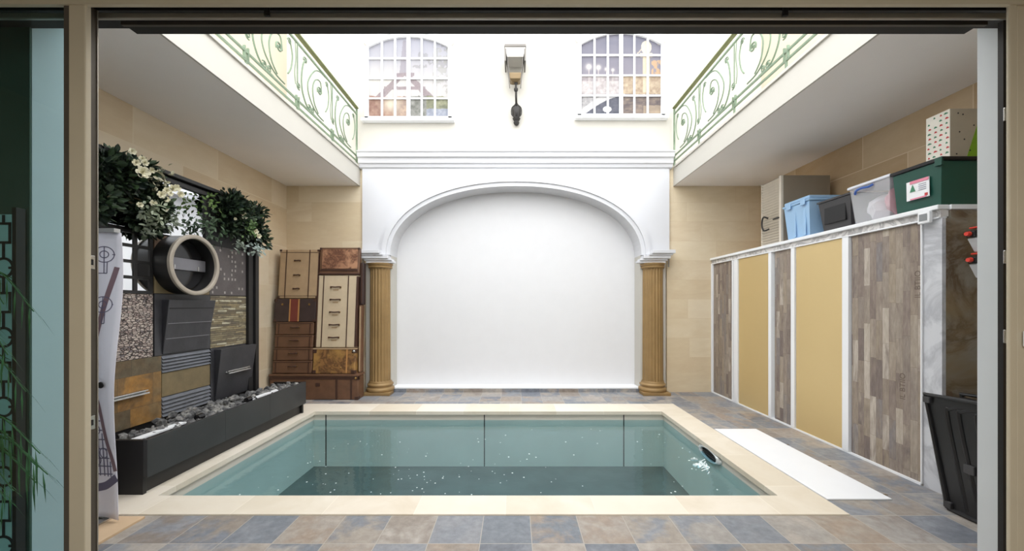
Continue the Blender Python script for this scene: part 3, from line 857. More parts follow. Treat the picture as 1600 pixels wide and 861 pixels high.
# ================================================================== FLOWER BUSHES
def bush(name, lo, hi, nleaf, flowers, label, seed, sprays):
    random.seed(seed)
    c = Vector([(a+b_)/2 for a, b_ in zip(lo, hi)])
    t = thing(name, tuple(c), label, 'flowers', 'artificial flower bushes on the fountain wall')
    m = bmesh.new(); cl = m.loops.layers.float_color.new('Col')
    pal = [(24, 34, 26), (30, 44, 32), (44, 62, 40), (28, 40, 36), (58, 78, 50), (84, 98, 78)]
    def leaf(p, d, L, w, col):
        d = d.normalized(); s_ = d.cross(Vector((random.uniform(-1, 1), random.uniform(-1, 1), random.uniform(-.2, 1)))).normalized(); n_ = s_.cross(d)
        P_ = [p, p+d*L*.35+s_*w+n_*w*.35, p+d*L*.7+s_*w*.8+n_*w*.2, p+d*L, p+d*L*.7-s_*w*.8+n_*w*.2, p+d*L*.35-s_*w+n_*w*.35]
        mid = [p+d*L*.35, p+d*L*.7]
        V = [m.verts.new(q_) for q_ in P_]; W = [m.verts.new(q_) for q_ in mid]
        for fc in ((V[0], V[1], W[0]), (W[0], V[1], V[2], W[1]), (W[1], V[2], V[3]), (V[0], W[0], V[5]), (W[0], W[1], V[4], V[5]), (W[1], V[3], V[4])):
            f_ = m.faces.new(fc)
            for l in f_.loops: l[cl] = lin(col)
    ctr = [Vector((random.uniform(lo[0]+.02, hi[0]-.06), random.uniform(lo[1]+.08, hi[1]-.08), random.uniform(lo[2]+.08, hi[2]-.06))) for _ in range(26)]
    for k in range(nleaf):
        b0 = random.choice(ctr)
        d = Vector((random.gauss(.25, .6), random.gauss(0, .7), random.gauss(0, .7))).normalized()
        p = b0+d*random.uniform(.02, .10)
        if p.x < WX+.005: p.x = WX+.005+random.random()*.03; d.x = abs(d.x)
        col = random.choice(pal)
        L = random.uniform(.035, .075)
        leaf(p, d, L, L*random.uniform(.22, .36), lerp(col, pal[random.randrange(len(pal))], random.random()*.5))
    for (q_, n_, col) in sprays:       # pale sprays and hanging tips
        for k in range(n_):
            p = Vector(q_)+Vector((random.gauss(0, .035), random.gauss(0, .05), random.gauss(0, .05)))
            leaf(p, Vector((random.gauss(.4, .4), random.gauss(0, .5), random.gauss(-.3, .6))), random.uniform(.03, .06), .012, lerp(col, (255, 255, 255), random.random()*.15))
    off = wl(t)
    bmesh.ops.translate(m, verts=m.verts, vec=-off)
    me = bpy.data.meshes.new('foliage'); m.to_mesh(me); m.free(); me.materials.append(M['leaf'])
    o = bpy.data.objects.new('foliage', me); COL.objects.link(o); o.parent = t; WL[o.name] = off
    sm = MB()
    for b0 in ctr[:14]:
        sm.tube(smooth_path([(WX+.01, c.y+(b0.y-c.y)*.4, c.z+(b0.z-c.z)*.3), tuple((b0+c)/2), tuple(b0+Vector((.05, 0, .02)))], 3), .004, 5)
    sm.build('stem', M['stem'], t)
    for (fp, r) in flowers:
        m = bmesh.new()
        fp = Vector(fp)
        for ring, (n_, tilt, L) in enumerate(((6, 1.15, 1.0), (6, .75, .85), (5, .4, .62), (3, .12, .42))):
            for k in range(n_):
                a = 2*PI*k/n_+ring*.5+random.random()*.2
                ax = Vector((1, -.55, -.1)).normalized()
                u_ = ax.cross(Vector((0, 0, 1))).normalized(); w_ = ax.cross(u_)
                rad = (u_*math.cos(a)+w_*math.sin(a))
                d = rad*math.sin(tilt)+ax*math.cos(tilt)
                s_ = ax.cross(rad)
                Lr = L*r*.95
                pts = [fp, fp+d*Lr*.5+s_*Lr*.38+ax*Lr*.08, fp+d*Lr*.95+s_*Lr*.25+ax*Lr*.16, fp+d*Lr+ax*Lr*.1, fp+d*Lr*.95-s_*Lr*.25+ax*Lr*.16, fp+d*Lr*.5-s_*Lr*.38+ax*Lr*.08]
                m.faces.new([m.verts.new(q_) for q_ in pts])
        bmesh.ops.translate(m, verts=m.verts, vec=-off)
        me = bpy.data.meshes.new('flower'); m.to_mesh(me); m.free(); me.materials.append(M['petal'])
        for pl in me.polygons: pl.use_smooth = True
        o = bpy.data.objects.new('flower', me); COL.objects.link(o); o.parent = t; WL[o.name] = off
    return t
M['leaf'] = attr_mat('leaves', 'Col', .45, .35)
M['stem'] = mat('twig_brown', (84, 74, 48), .8)
M['petal'] = mat('ivory_petal', (232, 228, 204), .7, var=.05)
fl1 = [((-2.93, 3.02, 2.44), .055), ((-2.97, 3.06, 2.56), .03), ((-2.95, 3.12, 2.49), .028), ((-2.94, 2.98, 2.50), .032), ((-2.97, 3.20, 2.50), .028),
       ((-2.95, 3.06, 2.53), .030), ((-2.94, 3.30, 2.40), .036), ((-2.94, 3.24, 2.36), .034), ((-2.96, 3.36, 2.42), .036), ((-2.97, 3.41, 2.38), .034),
       ((-2.93, 3.18, 2.31), .036), ((-2.95, 3.28, 2.35), .03), ((-2.92, 3.10, 2.22), .03), ((-2.93, 3.00, 2.18), .026), ((-2.95, 2.96, 2.58), .03), ((-2.93, 3.22, 2.20), .024), ((-2.95, 3.25, 2.29), .03)]
bush('flower_bush', (-3.13, 2.62, 1.99), (-2.97, 3.36, 2.60), 3400, fl1, 'large dark leafy bush with many white roses, nearest the sliding door', 5,
     [((-2.93, 3.1, 2.16), 60, (128, 138, 112)), ((-2.94, 3.25, 2.12), 40, (120, 130, 110)), ((-2.97, 3.2, 2.46), 50, (150, 146, 118)), ((-2.97, 3.1, 2.05), 50, (140, 150, 130)), ((-2.98, 3.34, 2.15), 30, (56, 76, 50))])
fl2 = [((-2.98, 4.22, 2.38), .045), ((-2.99, 4.42, 2.24), .04), ((-2.99, 4.48, 2.20), .034), ((-3.0, 4.12, 2.32), .02)]
bush('flower_bush', (-3.13, 4.0, 2.06), (-2.96, 4.70, 2.60), 2300, fl2, 'smaller dark leafy bush with few white roses, at the far end of the fountain wall', 6,
     [((-2.99, 4.45, 2.06), 60, (150, 164, 158)), ((-3.0, 4.2, 2.05), 40, (110, 122, 108)), ((-2.98, 4.3, 2.28), 60, (92, 122, 70)), ((-3.06, 3.86, 2.20), 70, (62, 84, 58)), ((-3.05, 3.83, 2.42), 36, (84, 112, 50)), ((-3.05, 3.85, 2.10), 36, (60, 80, 58))])

# ================================================================== SUITCASE TOWER
M['leather_brown'] = mat('brown_leather', (104, 74, 54), .5, var=.16, nscale=8, bump=.15, bscale=120)
M['leather_dark'] = mat('dark_leather_trim', (66, 42, 32), .5, var=.15, nscale=10)
M['canvas'] = mat('tan_canvas', (172, 146, 114), .75, var=.07, nscale=9, bump=.1, bscale=300)
M['canvas_pale'] = mat('cream_canvas', (198, 180, 152), .75, var=.05, nscale=9, bump=.1, bscale=300)
M['black_hide'] = mat('black_hide', (58, 44, 42), .55, var=.15, nscale=9)
M['red_band'] = mat('red_leather_band', (112, 50, 40), .55, var=.1)
M['tan_band'] = mat('tan_leather_band', (176, 128, 76), .55)
M['gilt_leather'] = marble_mat('gilded_old_leather', (140, 102, 62), (88, 62, 42), 5, rough=.4, patch=(164, 126, 72))
M['tooled'] = marble_mat('tooled_leather', (140, 98, 74), (92, 60, 46), 9, rough=.45, patch=(176, 132, 102))
M['old_brass'] = mat('old_brass', (150, 120, 70), .4, .7)
LEAN = math.radians(5)
def case_root(x, z, label, upright=False):
    y = 5.655+(z-.39)*math.tan(LEAN) if not upright else 5.64
    t = thing('vintage_suitcase', (0, 0, 0), label, 'suitcase', 'vintage suitcases stacked in the back corner')
    return t, (x, y, z), (0 if upright else -LEAN)
def place(t, loc, rx):
    t.location = loc; t.rotation_euler = (rx, 0, 0)
def body(t, w, d, h, m, bev=.012, skew=0.0, name='shell'):
    # local frame: x from 0 to w, y from 0 (front) to d, z from 0 to h
    MB().hexa([(0, 0, 0), (w, 0, 0), (w, d, 0), (0, d, 0)], [(skew, 0, h), (w, 0, h), (w, d, h), (skew, d, h)]).build(name, m, t, bevel=bev, seg=3)
def handle(t, x, z, w=.10, m='leather_dark'):
    h = MB().tube(smooth_path([(x-w/2, -.004, z), (x-w/2+.008, -.026, z+.004), (x, -.032, z-.002), (x+w/2-.008, -.026, z+.004), (x+w/2, -.004, z)], 4), .0095, 8)
    o = h.build('handle', M[m], t, smooth=True)
    for s_ in (-1, 1): bx(x+s_*w/2-.011, x+s_*w/2+.011, -.010, -.001, z-.012, z+.014).build('handle_mount', M['old_brass'], o, bevel=.002)
def corners(t, w, h, m, s_=.05, d=.24):
    for cx in (0, w):
        for cz in (0, h):
            xa, xb = (-.004, s_) if cx == 0 else (w-s_, w+.004); za, zb = (-.0, s_) if cz == 0 else (h-s_, h+.003)
            bx(xa, xb, -.006, d*.3, za, zb).build('corner_guard', m, t, bevel=.005)
def straps(t, xs, h, m, w=.012, d=.24):
    for x in xs: bx(x-w/2, x+w/2, -.005, -.0005, .006, h-.006).build('strap', m, t)
# bottom trunk
t, L_, R_ = case_root(-3.60, 0, 'wide brown leather trunk at the bottom of the suitcase tower', True)
body(t, 1.30, .225, .345, M['leather_brown']); bx(-.01, 1.31, -.012, .23, .346, .378).build('lid', M['leather_brown'], t, bevel=.008)
bx(-.004, 1.304, -.004, .03, .30, .345).build('rim_band', M['leather_dark'], t)
straps(t, (.985, 1.20), .345, M['leather_dark'], .03); corners(t, 1.30, .34, M['leather_dark'], .05)
bx(.68, .74, -.012, -.0005, .20, .25).build('lock', M['leather_dark'], t, bevel=.003)
for z in (.32,): MB().ball((1.27, -.012, z), .018, 2).build('knob', M['old_brass'], t, smooth=True)
place(t, L_, R_)
# brown four drawer chest of cases: each case is a thing
zc_ = .384
for k in range(4):
    w = .585-.006*k; xo = -3.575+.006*k
    t, L_, R_ = case_root(xo, zc_, ['brown leather case on the bottom trunk, lowest of the four narrow brown ones',
                                    'second brown leather case up of the four narrow brown ones',
                                    'third brown leather case up of the four narrow brown ones',
                                    'topmost narrow brown leather case, directly under the black striped case'][k])
    hh = .19
    body(t, w, .25, hh-.004, M['leather_brown'], .014)
    bx(.012, w-.012, -.004, -.0003, hh-.03, hh-.018).build('lid_seam', M['leather_dark'], t)
    handle(t, w/2+.01, hh*.55, .12); straps(t, (.05, w-.05), hh-.02, M['leather_dark'], .014)
    place(t, L_, R_); zc_ += hh
# black striped case
t, L_, R_ = case_root(-3.59, zc_, 'black case with a red and tan centre band, above the narrow brown cases')
body(t, .62, .25, .345, M['black_hide'])
bx(.245, .355, -.005, -.0005, .004, .341).build('centre_band', M['red_band'], t)
bx(.225, .2445, -.005, -.0005, .004, .341).build('band_edge', M['tan_band'], t); bx(.3555, .375, -.005, -.0005, .004, .341).build('band_edge', M['tan_band'], t)
for x in (.12, .52): MB().lathe([(.001, -.008), (.014, -.008), (.016, -.001), (.001, -.001)], (x, 0, .26), 'y', 12).build('stud', M['old_brass'], t)
corners(t, .62, .342, M['leather_dark'], .04); place(t, L_, R_)
z1 = zc_+.349
# tan canvas case
t, L_, R_ = case_root(-3.55, z1, 'tan canvas suitcase with three small handles, top left of the suitcase tower')
body(t, .595, .22, .745, M['canvas'], .018, .0)
straps(t, (.105, .455), .745, M['leather_dark'], .012)
bx(.0, .595, -.004, -.0005, .695, .701).build('lid_seam', M['leather_dark'], t); bx(.0, .595, -.004, -.0005, .035, .041).build('lid_seam', M['leather_dark'], t)
for z in (.57, .35, .145): handle(t, .275, z, .085)
corners(t, .595, .742, M['leather_dark'], .03); bx(.586, .599, -.004, .1, .03, .70).build('edge_binding', M['leather_dark'], t); place(t, L_, R_)
# right stack
t, L_, R_ = case_root(-2.978, .383, 'mottled golden brown trunk under the tall cream suitcase')
body(t, .62, .25, .375, M['gilt_leather']); straps(t, (.50,), .37, M['tan_band'], .02)
bx(-.004, .624, -.006, .256, .355, .374).build('rim_band', M['canvas'], t, bevel=.003); corners(t, .62, .35, M['leather_dark'], .05)
MB().ball((.42, -.012, .09), .014, 2).build('lock', M['old_brass'], t, smooth=True); MB().ball((.605, -.014, .33), .02, 2).build('knob', M['steel'], t, smooth=True)
place(t, L_, R_)
t, L_, R_ = case_root(-2.952, .762, 'tall cream canvas suitcase with five brown handles in a column')
body(t, .595, .25, 1.085, M['canvas_pale'], .016)
straps(t, (.085, .455), 1.085, M['leather_dark'], .014); bx(.575, .599, -.005, .252, .01, 1.07).build('edge_binding', M['leather_dark'], t, bevel=.004); bx(-.008, .012, -.006, .2, .01, 1.07).build('edge_binding', M['leather_dark'], t, bevel=.004)
for k in range(5): handle(t, .27, .15+.188*k, .145)
for k in range(5): bx(.23, .31, -.003, -.0005, .15+.188*k-.05, .15+.188*k-.03).build('name_tag', M['canvas'], t)
place(t, L_, R_)
t, L_, R_ = case_root(-2.945, 1.852, 'tooled reddish brown leather case topping the tall cream suitcase')
body(t, .60, .075, .415, M['leather_brown'])
bx(.04, .575, -.008, -.0005, .09, .385).build('tooled_panel', M['tooled'], t, bevel=.004)
bx(.02, .58, -.012, -.0005, .055, .082).build('lower_strap', M['leather_dark'], t, bevel=.003); bx(.0, .60, -.012, -.0005, .0, .02).build('rim_band', M['leather_dark'], t)
corners(t, .60, .41, M['leather_dark'], .03, .07); place(t, L_, R_)
# slim dark case standing behind, seen at the right edge
t = thing('vintage_suitcase', (0, 0, 0), 'slim very dark case wedged upright behind the tooled case, by the gold column', 'suitcase', 'vintage suitcases stacked in the back corner')
body(t, .05, .10, .64, M['black_hide']); bx(.012, .036, -.004, -.0005, .02, .62).build('edge_binding', M['leather_dark'], t)
t.location = (-2.338, 5.80, 1.40); t.rotation_euler = (-LEAN*.5, 0, 0)
t = thing('vintage_suitcase', (0, 0, 0), 'slim brown case with tan binding wedged upright, right of the golden trunk', 'suitcase', 'vintage suitcases stacked in the back corner')
body(t, .045, .10, 1.01, M['leather_brown']); bx(.012, .032, -.004, -.0005, .02, .99).build('edge_binding', M['canvas'], t)
t.location = (-2.345, 5.75, .381); t.rotation_euler = (-LEAN*.4, 0, 0)

# ================================================================== PRINTED BANNER, BOARD, BANNER REFLECTION SCREEN, PALM
M['cloth'] = mat('white_banner_cloth', (232, 230, 242), .8, var=.02)
M['print_grey'] = mat('grey_print', (104, 100, 124), .8)
M['print_mauve'] = mat('mauve_print', (128, 104, 112), .8)
bn = thing('printed_banner', (-2.75, 2.45, .02), 'white cloth banner printed with dark fretwork, hanging just inside the sliding door', 'banner')
def by(x, z): return 2.45+.018*math.sin(x*16+z*2.2)+.01*math.sin(z*5)
def rx(z): return -2.535+.02*(1-z/1.85)-.012*math.sin(z*3)
m = MB(); rows = []
for k in range(41):
    z = .03+1.83*k/40; xr = rx(z)
    rows.append([(-3.05+(xr+3.05)*i/16, by(-3.05+(xr+3.05)*i/16, z), z+(0.03*(1-i/16) if k == 0 else 0)) for i in range(17)])
m.rings(rows, closed=False, caps=False)
co = m.build('cloth', M['cloth'], bn, smooth=True, angle=180)
sd = co.modifiers.new('thickness', 'SOLIDIFY'); sd.thickness = .003
def strip(pts, w, mm, name):
    m = MB()
    P_ = smooth_path([(x, 0, z) for x, z in pts], 8); R = []
    for k, p in enumerate(P_):
        d = (P_[min(k+1, len(P_)-1)]-P_[max(0, k-1)]).normalized(); n_ = Vector((-d.z, 0, d.x))
        a = p+n_*w/2; c = p-n_*w/2
        R.append([(a.x, by(a.x, a.z)-.0045, a.z), (c.x, by(c.x, c.z)-.0045, c.z)])
    m.rings(R, closed=False, caps=False); m.build(name, M[mm], bn)
strip([(-2.55, 1.64), (-2.60, 1.42), (-2.66, 1.1), (-2.70, .95), (-2.64, .78), (-2.60, .55), (-2.56, .42), (-2.538, .34)], .028, 'print_mauve', 'curved_stripe')
strip([(-2.70, .22), (-2.62, .24), (-2.53, .30)], .05, 'print_grey', 'lower_stripe')
strip([(-2.95, .30), (-2.82, .22), (-2.70, .22)], .05, 'print_grey', 'lower_stripe')
m = MB()
def ln(x0, z0, x1, z1, w=.006):
    d = Vector((x1-x0, 0, z1-z0)).normalized(); n_ = Vector((-d.z, 0, d.x))*w/2
    m.poly([(x0+n_.x, by(x0, z0)-.0045, z0+n_.z), (x1+n_.x, by(x1, z1)-.0045, z1+n_.z), (x1-n_.x, by(x1, z1)-.0045, z1-n_.z), (x0-n_.x, by(x0, z0)-.0045, z0-n_.z)])
def circ(cx, cz, r, w=.006):
    P_ = [(cx+r*math.cos(a*PI/12), cz+r*math.sin(a*PI/12)) for a in range(25)]
    for a, c in zip(P_, P_[1:]):
        if max(a[0], c[0]) < rx(a[1])-.01: ln(*a, *c, w)
for z in (1.72, 1.40):
    circ(-2.615, z-.0, .05); circ(-2.615, z, .022)
    ln(-2.70, z, -2.56, z); ln(-2.615, z+.05, -2.615, z-.12)
    ln(-2.66, z-.12, -2.60, z-.12); ln(-2.66, z-.12, -2.66, z-.2); ln(-2.60, z-.05, -2.60, z-.12)
for z, xe in ((.78, -2.67), (.72, -2.65), (.66, -2.635), (.60, -2.625), (.54, -2.61), (.48, -2.60), (.42, -2.58), (.37, -2.565), (.32, -2.56)):
    ln(-2.78, z, xe, z, .007)
for x, zt in ((-2.70, .86), (-2.665, .72), (-2.63, .58), (-2.60, .48), (-2.575, .40)):
    ln(x, zt, x, .30, .007)
for cx, cz in ((-2.68, .60), (-2.63, .45), (-2.69, .40)): circ(cx, cz, .032)
m.build('fretwork_print', M['print_grey'], bn)
MB().lathe([(.001, 0), (.018, 0), (.02, .004), (.001, .012)], (-2.595, by(-2.595, .895)-.02, .895), 'y', 12).build('button', M['black'], bn)
bx(-3.07, -2.54, 2.435, 2.475, 1.86, 1.885).build('hanging_rail', M['steel'], bn)
bx(-3.06, -3.03, 2.44, 2.47, .02, 1.859).build('pole', M['steel'], bn)
MB().box(-3.10, -2.60, 2.40, 2.50, .0175, .028).build('stand', M['steel'], bn)
tag(bx(-3.30, -2.42, 2.06, 2.515, .0, .016).build('wooden_board', mat('pale_wood_board', (206, 178, 146), .6, var=.06, nscale=3), bevel=.002),
    'thin pale wood board lying on the slate under the banner', 'board')

M['reflection_pale'] = mat('pale_teal_reflection', (190, 222, 220), .7)
M['reflection_line'] = mat('dark_fret_line', (22, 34, 36), .6)
fs = thing('fretwork_reflection', (-2.6, 1.83, 0), 'pale fretwork screen standing in for the banner reflected in the left glass pane', 'screen')  # modelled panel takes the place of the banner's reflection in the glass
bx(-3.1, -2.376, 1.825, 1.845, 0, 1.83).build('panel', M['reflection_pale'], fs, bevel=.004)
bx(-2.3755, -2.356, 1.815, 1.85, 0, 1.86).build('frame', M['charcoal_dark'], fs)
m = MB(); yy = 1.8235
def l2(x0, z0, x1, z1, w=.011):
    xa, xb = sorted((x0, x1)); za, zb = sorted((z0, z1))
    m.box(xa-w/2, xb+w/2, yy-.003, yy, za-w/2, zb+w/2)
for i in range(5):
    for j in range(11):
        cx, cz = -2.425-.15*i, .09+.165*j
        if (i+j) % 2:
            R = [[(cx+r*math.cos(a*PI/12), y_, cz+r*math.sin(a*PI/12)) for a in range(24)] for r, y_ in ((.05, yy), (.05, yy-.003), (.039, yy-.003), (.039, yy))]
            m.rings(R, loop=True)
            l2(cx-.075, cz, cx-.05, cz); l2(cx+.05, cz, cx+.075 if i else cx+.03, cz); l2(cx, cz+.05, cx, cz+.085); l2(cx, cz-.085, cx, cz-.05)
        else:
            l2(cx-.04, cz-.045, cx+.03, cz-.045); l2(cx-.04, cz+.045, cx+.03, cz+.045); l2(cx-.04, cz-.045, cx-.04, cz+.045); l2(cx+.03, cz-.045, cx+.03, cz+.045)
            l2(cx, cz+.045, cx, cz+.08); l2(cx, cz-.08, cx, cz-.045); l2(cx-.075, cz, cx-.04, cz)
m.build('fretwork', M['reflection_line'], fs)
# palm
random.seed(21)
pm = thing('potted_palm', (-2.62, 1.735, 0), 'small potted palm with arching fronds behind the left glass pane', 'plant')
PXc, PYc = -2.62, 1.735
MB().lathe([(.001, 0), (.060, 0), (.072, .26), (.08, .26), (.08, .29), (.07, .29), (.065, .25), (.001, .25)], (PXc, PYc, 0), seg=28).build('pot', M['charcoal'], pm, smooth=True)
M['palm'] = mat('palm_green', (58, 104, 54), .5, var=.25, nscale=9)
for k in range(15):
    a = random.uniform(-1.0, 1.3) if k < 10 else random.uniform(0, 2*PI)
    hgt = random.uniform(.7, 1.65); reach = random.uniform(.30, .52)
    if k in (2, 5): a = .05
    P_ = smooth_path([(PXc, PYc, .25), (PXc+.06*math.cos(a), PYc+.01*math.sin(a), hgt*.6), (PXc+reach*.5*math.cos(a), PYc+reach*.04*math.sin(a), hgt), (PXc+reach*math.cos(a), PYc+reach*.08*math.sin(a), hgt-.18)], 7)
    m = MB(); m.tube(P_, .006, 5, .002)
    n_ = len(P_)
    for q_ in range(n_//2-2, n_-1):
        p = P_[q_]; d = (P_[q_+1]-p).normalized(); s_ = d.cross(Vector((0, 0, 1))).normalized()
        for sg in (-1, 1):
            tip = p+Vector((s_.x*.10, s_.y*.045, s_.z*.1))*sg+d*.09+Vector((0, 0, -.07)); tip.y = min(1.80, max(1.665, tip.y))
            mid = (p+tip)/2+Vector((0, 0, .012))
            m.poly([p, mid+d*.008, tip, mid-d*.008])
    m.build('frond', M['palm'], pm)

# ================================================================== STORAGE CUPBOARDS
KX = 3.15
st = thing('storage_cupboard', (3.5, 4.5, 0), 'long white edged run of cupboards with gold and plank look doors along the right', 'cupboard')
bx(KX+.05, XR-.01, 2.92, YB-.01, 0, 2.045).build('carcass', M['trim_white'], st)
fz = bx(KX+.002, KX+.06, 2.84, YB-.005, 2.052, 2.105).build('fascia', M['marble_trim'], st)
MB().box(KX-.025, KX+.062, 2.835, YB-.005, 2.1055, 2.14).build('fascia_moulding', M['trim_white'], fz, bevel=.006)
MB().box(KX-.012, KX+.05, 2.84, YB-.005, 2.040, 2.0518).build('fascia_moulding', M['trim_white'], fz, bevel=.003)
bx(KX+.063, XR-.01, 2.84, YB-.01, 2.10, 2.139).build('top_board', M['trim_white'], st)
bx(KX-.006, KX+.05, 2.975, YB-.005, 0, .016).build('kick_strip', M['trim_white'], st)
def panel(name, y0, y1, m, x=KX+.012):
    return bx(x, x+.03, y0, y1, .017, 2.039).build(name, m, st)
M['lettering'] = mat('faded_stencil_ink', (104, 90, 80), .7)
panel('plank_panel', 5.60, 6.10, M['wood_tile']); panel('plank_panel', 4.375, 4.665, M['wood_tile']); pl = panel('plank_panel', 2.972, 3.60, M['wood_tile'])
g1 = panel('gold_door', 4.76, 5.40, M['gold_panel'], KX+.004); g2 = panel('gold_door', 3.69, 4.30, M['gold_panel'], KX+.004)
def post(parent, y0, y1, x=KX-.012, name='edge_trim'):
    return bx(x, x+.05, y0, y1, .0165, 2.0395).build(name, M['trim_white'], parent, bevel=.003)
post(st, 5.52, 5.552, name='upright'); post(g1, 5.41, 5.50); post(g1, 4.70, 4.752); post(g2, 4.31, 4.365); post(g2, 3.612, 3.682)
bx(KX+.02, KX+.05, 5.5525, 5.597, .017, 2.039).build('shadow_gap', M['charcoal'], st)
bx(KX+.02, KX+.05, 5.501, 5.5195, .017, 2.039).build('shadow_gap', M['charcoal'], st)
post(st, 6.105, 6.14, name='upright'); post(st, 2.960, 2.971, name='upright')
# stencilled letters printed on two planks
def letters(txt, y, z, size):
    cu = bpy.data.curves.new('lettering', 'FONT'); cu.body = txt; cu.size = size; cu.extrude = .0005; cu.align_x = 'CENTER'; cu.align_y = 'CENTER'
    tmp = bpy.data.objects.new('tmp', cu); COL.objects.link(tmp)
    dg = bpy.context.evaluated_depsgraph_get(); me = bpy.data.meshes.new_from_object(tmp.evaluated_get(dg))
    bpy.data.objects.remove(tmp)
    o = bpy.data.objects.new('stencil_lettering', me); me.materials.clear(); me.materials.append(M['lettering']); COL.objects.link(o)
    # local +X of the text runs up the wall, faces -X
    R = Matrix(((0, 0, -1), (0, 1, 0), (1, 0, 0))) @ Matrix(((1, 0, 0), (0, 1, 0), (0, 0, 1)))
    Mx = Matrix(((0, 0, -1, 0), (0, 1, 0, 0), (1, 0, 0, 0), (0, 0, 0, 1)))
    Mx = Matrix(((0, 0, -1), (0, -1, 0), (-1, 0, 0)))
    # columns: where text x, y, z go
    X_, Y_ = Vector((0, 0, 1)), Vector((0, 1, 0)); Z_ = X_.cross(Y_)   # = (-1,0,0)
    rot = Matrix((X_, Y_, Z_)).transposed()
    for v in me.vertices: v.co = rot @ v.co + Vector((KX+.0112, y, z)) - wl(pl)-Vector(st.location)*0
    o.parent = pl; WL[o.name] = wl(pl).copy()
letters('IL BTIIO', 3.010, 1.56, .062); letters('IL BTIIO', 3.128, .735, .062)
# marble pier at the near end
mp = thing('marble_pier', (3.5, 2.88, 0), 'marble clad end of the cupboards with a pale front edge and dark veined side', 'pier')
bx(KX+.002, KX+.03, 2.831, 2.9585, 0, 2.039).build('front_facing', M['marble_pale'], mp)
bx(KX+.031, XR-.005, 2.831, 2.87, 0, 2.039).build('side_facing', M['marble_dark'], mp)
bx(KX+.031, XR-.005, 2.871, 2.915, 0, 2.039).build('core', M['charcoal'], mp)
bx(KX+.066, XR-.012, 2.831, 2.915, 2.0395, 2.0995).build('side_facing', M['marble_dark'], mp)
bx(KX+.066, XR-.01, 2.825, 2.8385, 2.105, 2.139).build('top_lip', M['trim_white'], mp)
th = thing('thermostat', (KX-.01, 2.90, 2.06), 'small white square thermostat with grey face on the pale marble edge', 'thermostat')
MB().box(KX-.052, KX-.0255, 2.868, 2.955, 2.015, 2.103).build('housing', M['trim_white'], th, bevel=.006)
bx(KX-.055, KX-.0525, 2.884, 2.939, 2.035, 2.086).build('display', mat('grey_display', (134, 138, 140), .3), th)

# ---- things on the cupboard top (z = 2.14)
TZ = 2.1405
lc = thing('louvred_cabinet', (3.5, 4.8, TZ), 'grey brown cabinet with a white slatted front on the far end of the cupboards', 'cabinet')
M['taupe'] = mat('taupe_cabinet_side', (142, 130, 114), .6, var=.03)
M['slat_white'] = mat('off_white_slats', (212, 204, 190), .6)
bx(3.27, 3.84, 4.67, 5.06, TZ, 2.975).build('body', M['taupe'], lc, bevel=.004)
m = MB()
for k in range(24):
    z = TZ+.02+k*.0335
    m.hexa([(3.262, 4.71, z), (3.262, 5.04, z), (3.269, 5.04, z), (3.269, 4.71, z)], [(3.242, 4.71, z+.022), (3.242, 5.04, z+.022), (3.269, 5.04, z+.026), (3.269, 4.71, z+.026)])
m.build('slatted_front', M['slat_white'], lc)
bx(3.240, 3.2695, 4.67, 4.705, TZ, 2.975).build('front_frame', M['slat_white'], lc, bevel=.002)
bx(3.250, 3.2695, 5.045, 5.06, TZ, 2.975).build('front_frame', M['slat_white'], lc, bevel=.002)
hd = MB().tube(smooth_path([(3.235, 4.90, 2.50), (3.20, 4.94, 2.52), (3.195, 4.96, 2.43), (3.20, 4.93, 2.35), (3.235, 4.88, 2.36)], 6), .010, 8).build('handle', M['iron_black'], lc, smooth=True)
bx(3.225, 3.24, 4.70, 4.80, 2.458, 2.472).build('latch', M['iron_black'], lc)

def tote(name, x0, x1, y0, y1, z0, z1, m, label, inset=.03, wall=.006):
    t = thing(name, ((x0+x1)/2, (y0+y1)/2, z0), label, 'storage box')
    i = inset
    def rect(e, z): return [(x0+e, y0+e, z), (x1-e, y0+e, z), (x1-e, y1-e, z), (x0+e, y1-e, z)]
    mb = MB(); mb.rings([rect(i, z0), rect(0, z1), rect(wall, z1), rect(i+wall, z0+wall)])
    mb.build('tub', m, t, bevel=.008, seg=3)
    return t
M['tote_blue'] = mat('light_blue_plastic', (156, 192, 226), .4, var=.015)
M['tote_black'] = mat('charcoal_plastic', (58, 57, 59), .45, var=.04)
M['tote_green'] = mat('dark_green_plastic', (22, 74, 62), .4, var=.04)
M['lid_black'] = mat('black_plastic_lid', (20, 20, 22), .42)
M['blue_clip'] = mat('blue_clip_plastic', (56, 96, 178), .4)
b1 = tote('storage_tote', 3.20, 3.66, 4.17, 4.56, TZ, 2.53, M['tote_blue'], 'light blue plastic tote with a blue lid, by the louvred cabinet')
MB().box(3.185, 3.675, 4.155, 4.575, 2.531, 2.556).box(3.20, 3.66, 4.17, 4.56, 2.557, 2.595).build('lid', M['tote_blue'], b1, bevel=.012, seg=3)
for y in (4.24, 4.46): bx(3.176, 3.1845, y-.035, y+.035, 2.50, 2.56).build('latch', M['tote_blue'], b1, bevel=.004)
for y in (4.25, 4.40): bx(3.205, 3.215, y-.02, y+.02, 2.17, 2.50).build('rib', M['tote_blue'], b1, bevel=.004)
b2 = tote('storage_tote', 3.22, 3.66, 3.68, 4.07, TZ, 2.46, M['tote_black'], 'open charcoal plastic tote between the light blue and the clear box', .035)
for y in (3.875,): bx(3.226, 3.248, y-.13, y+.13, 2.23, 2.40).build('grip_recess', M['lid_black'], b2, bevel=.006)
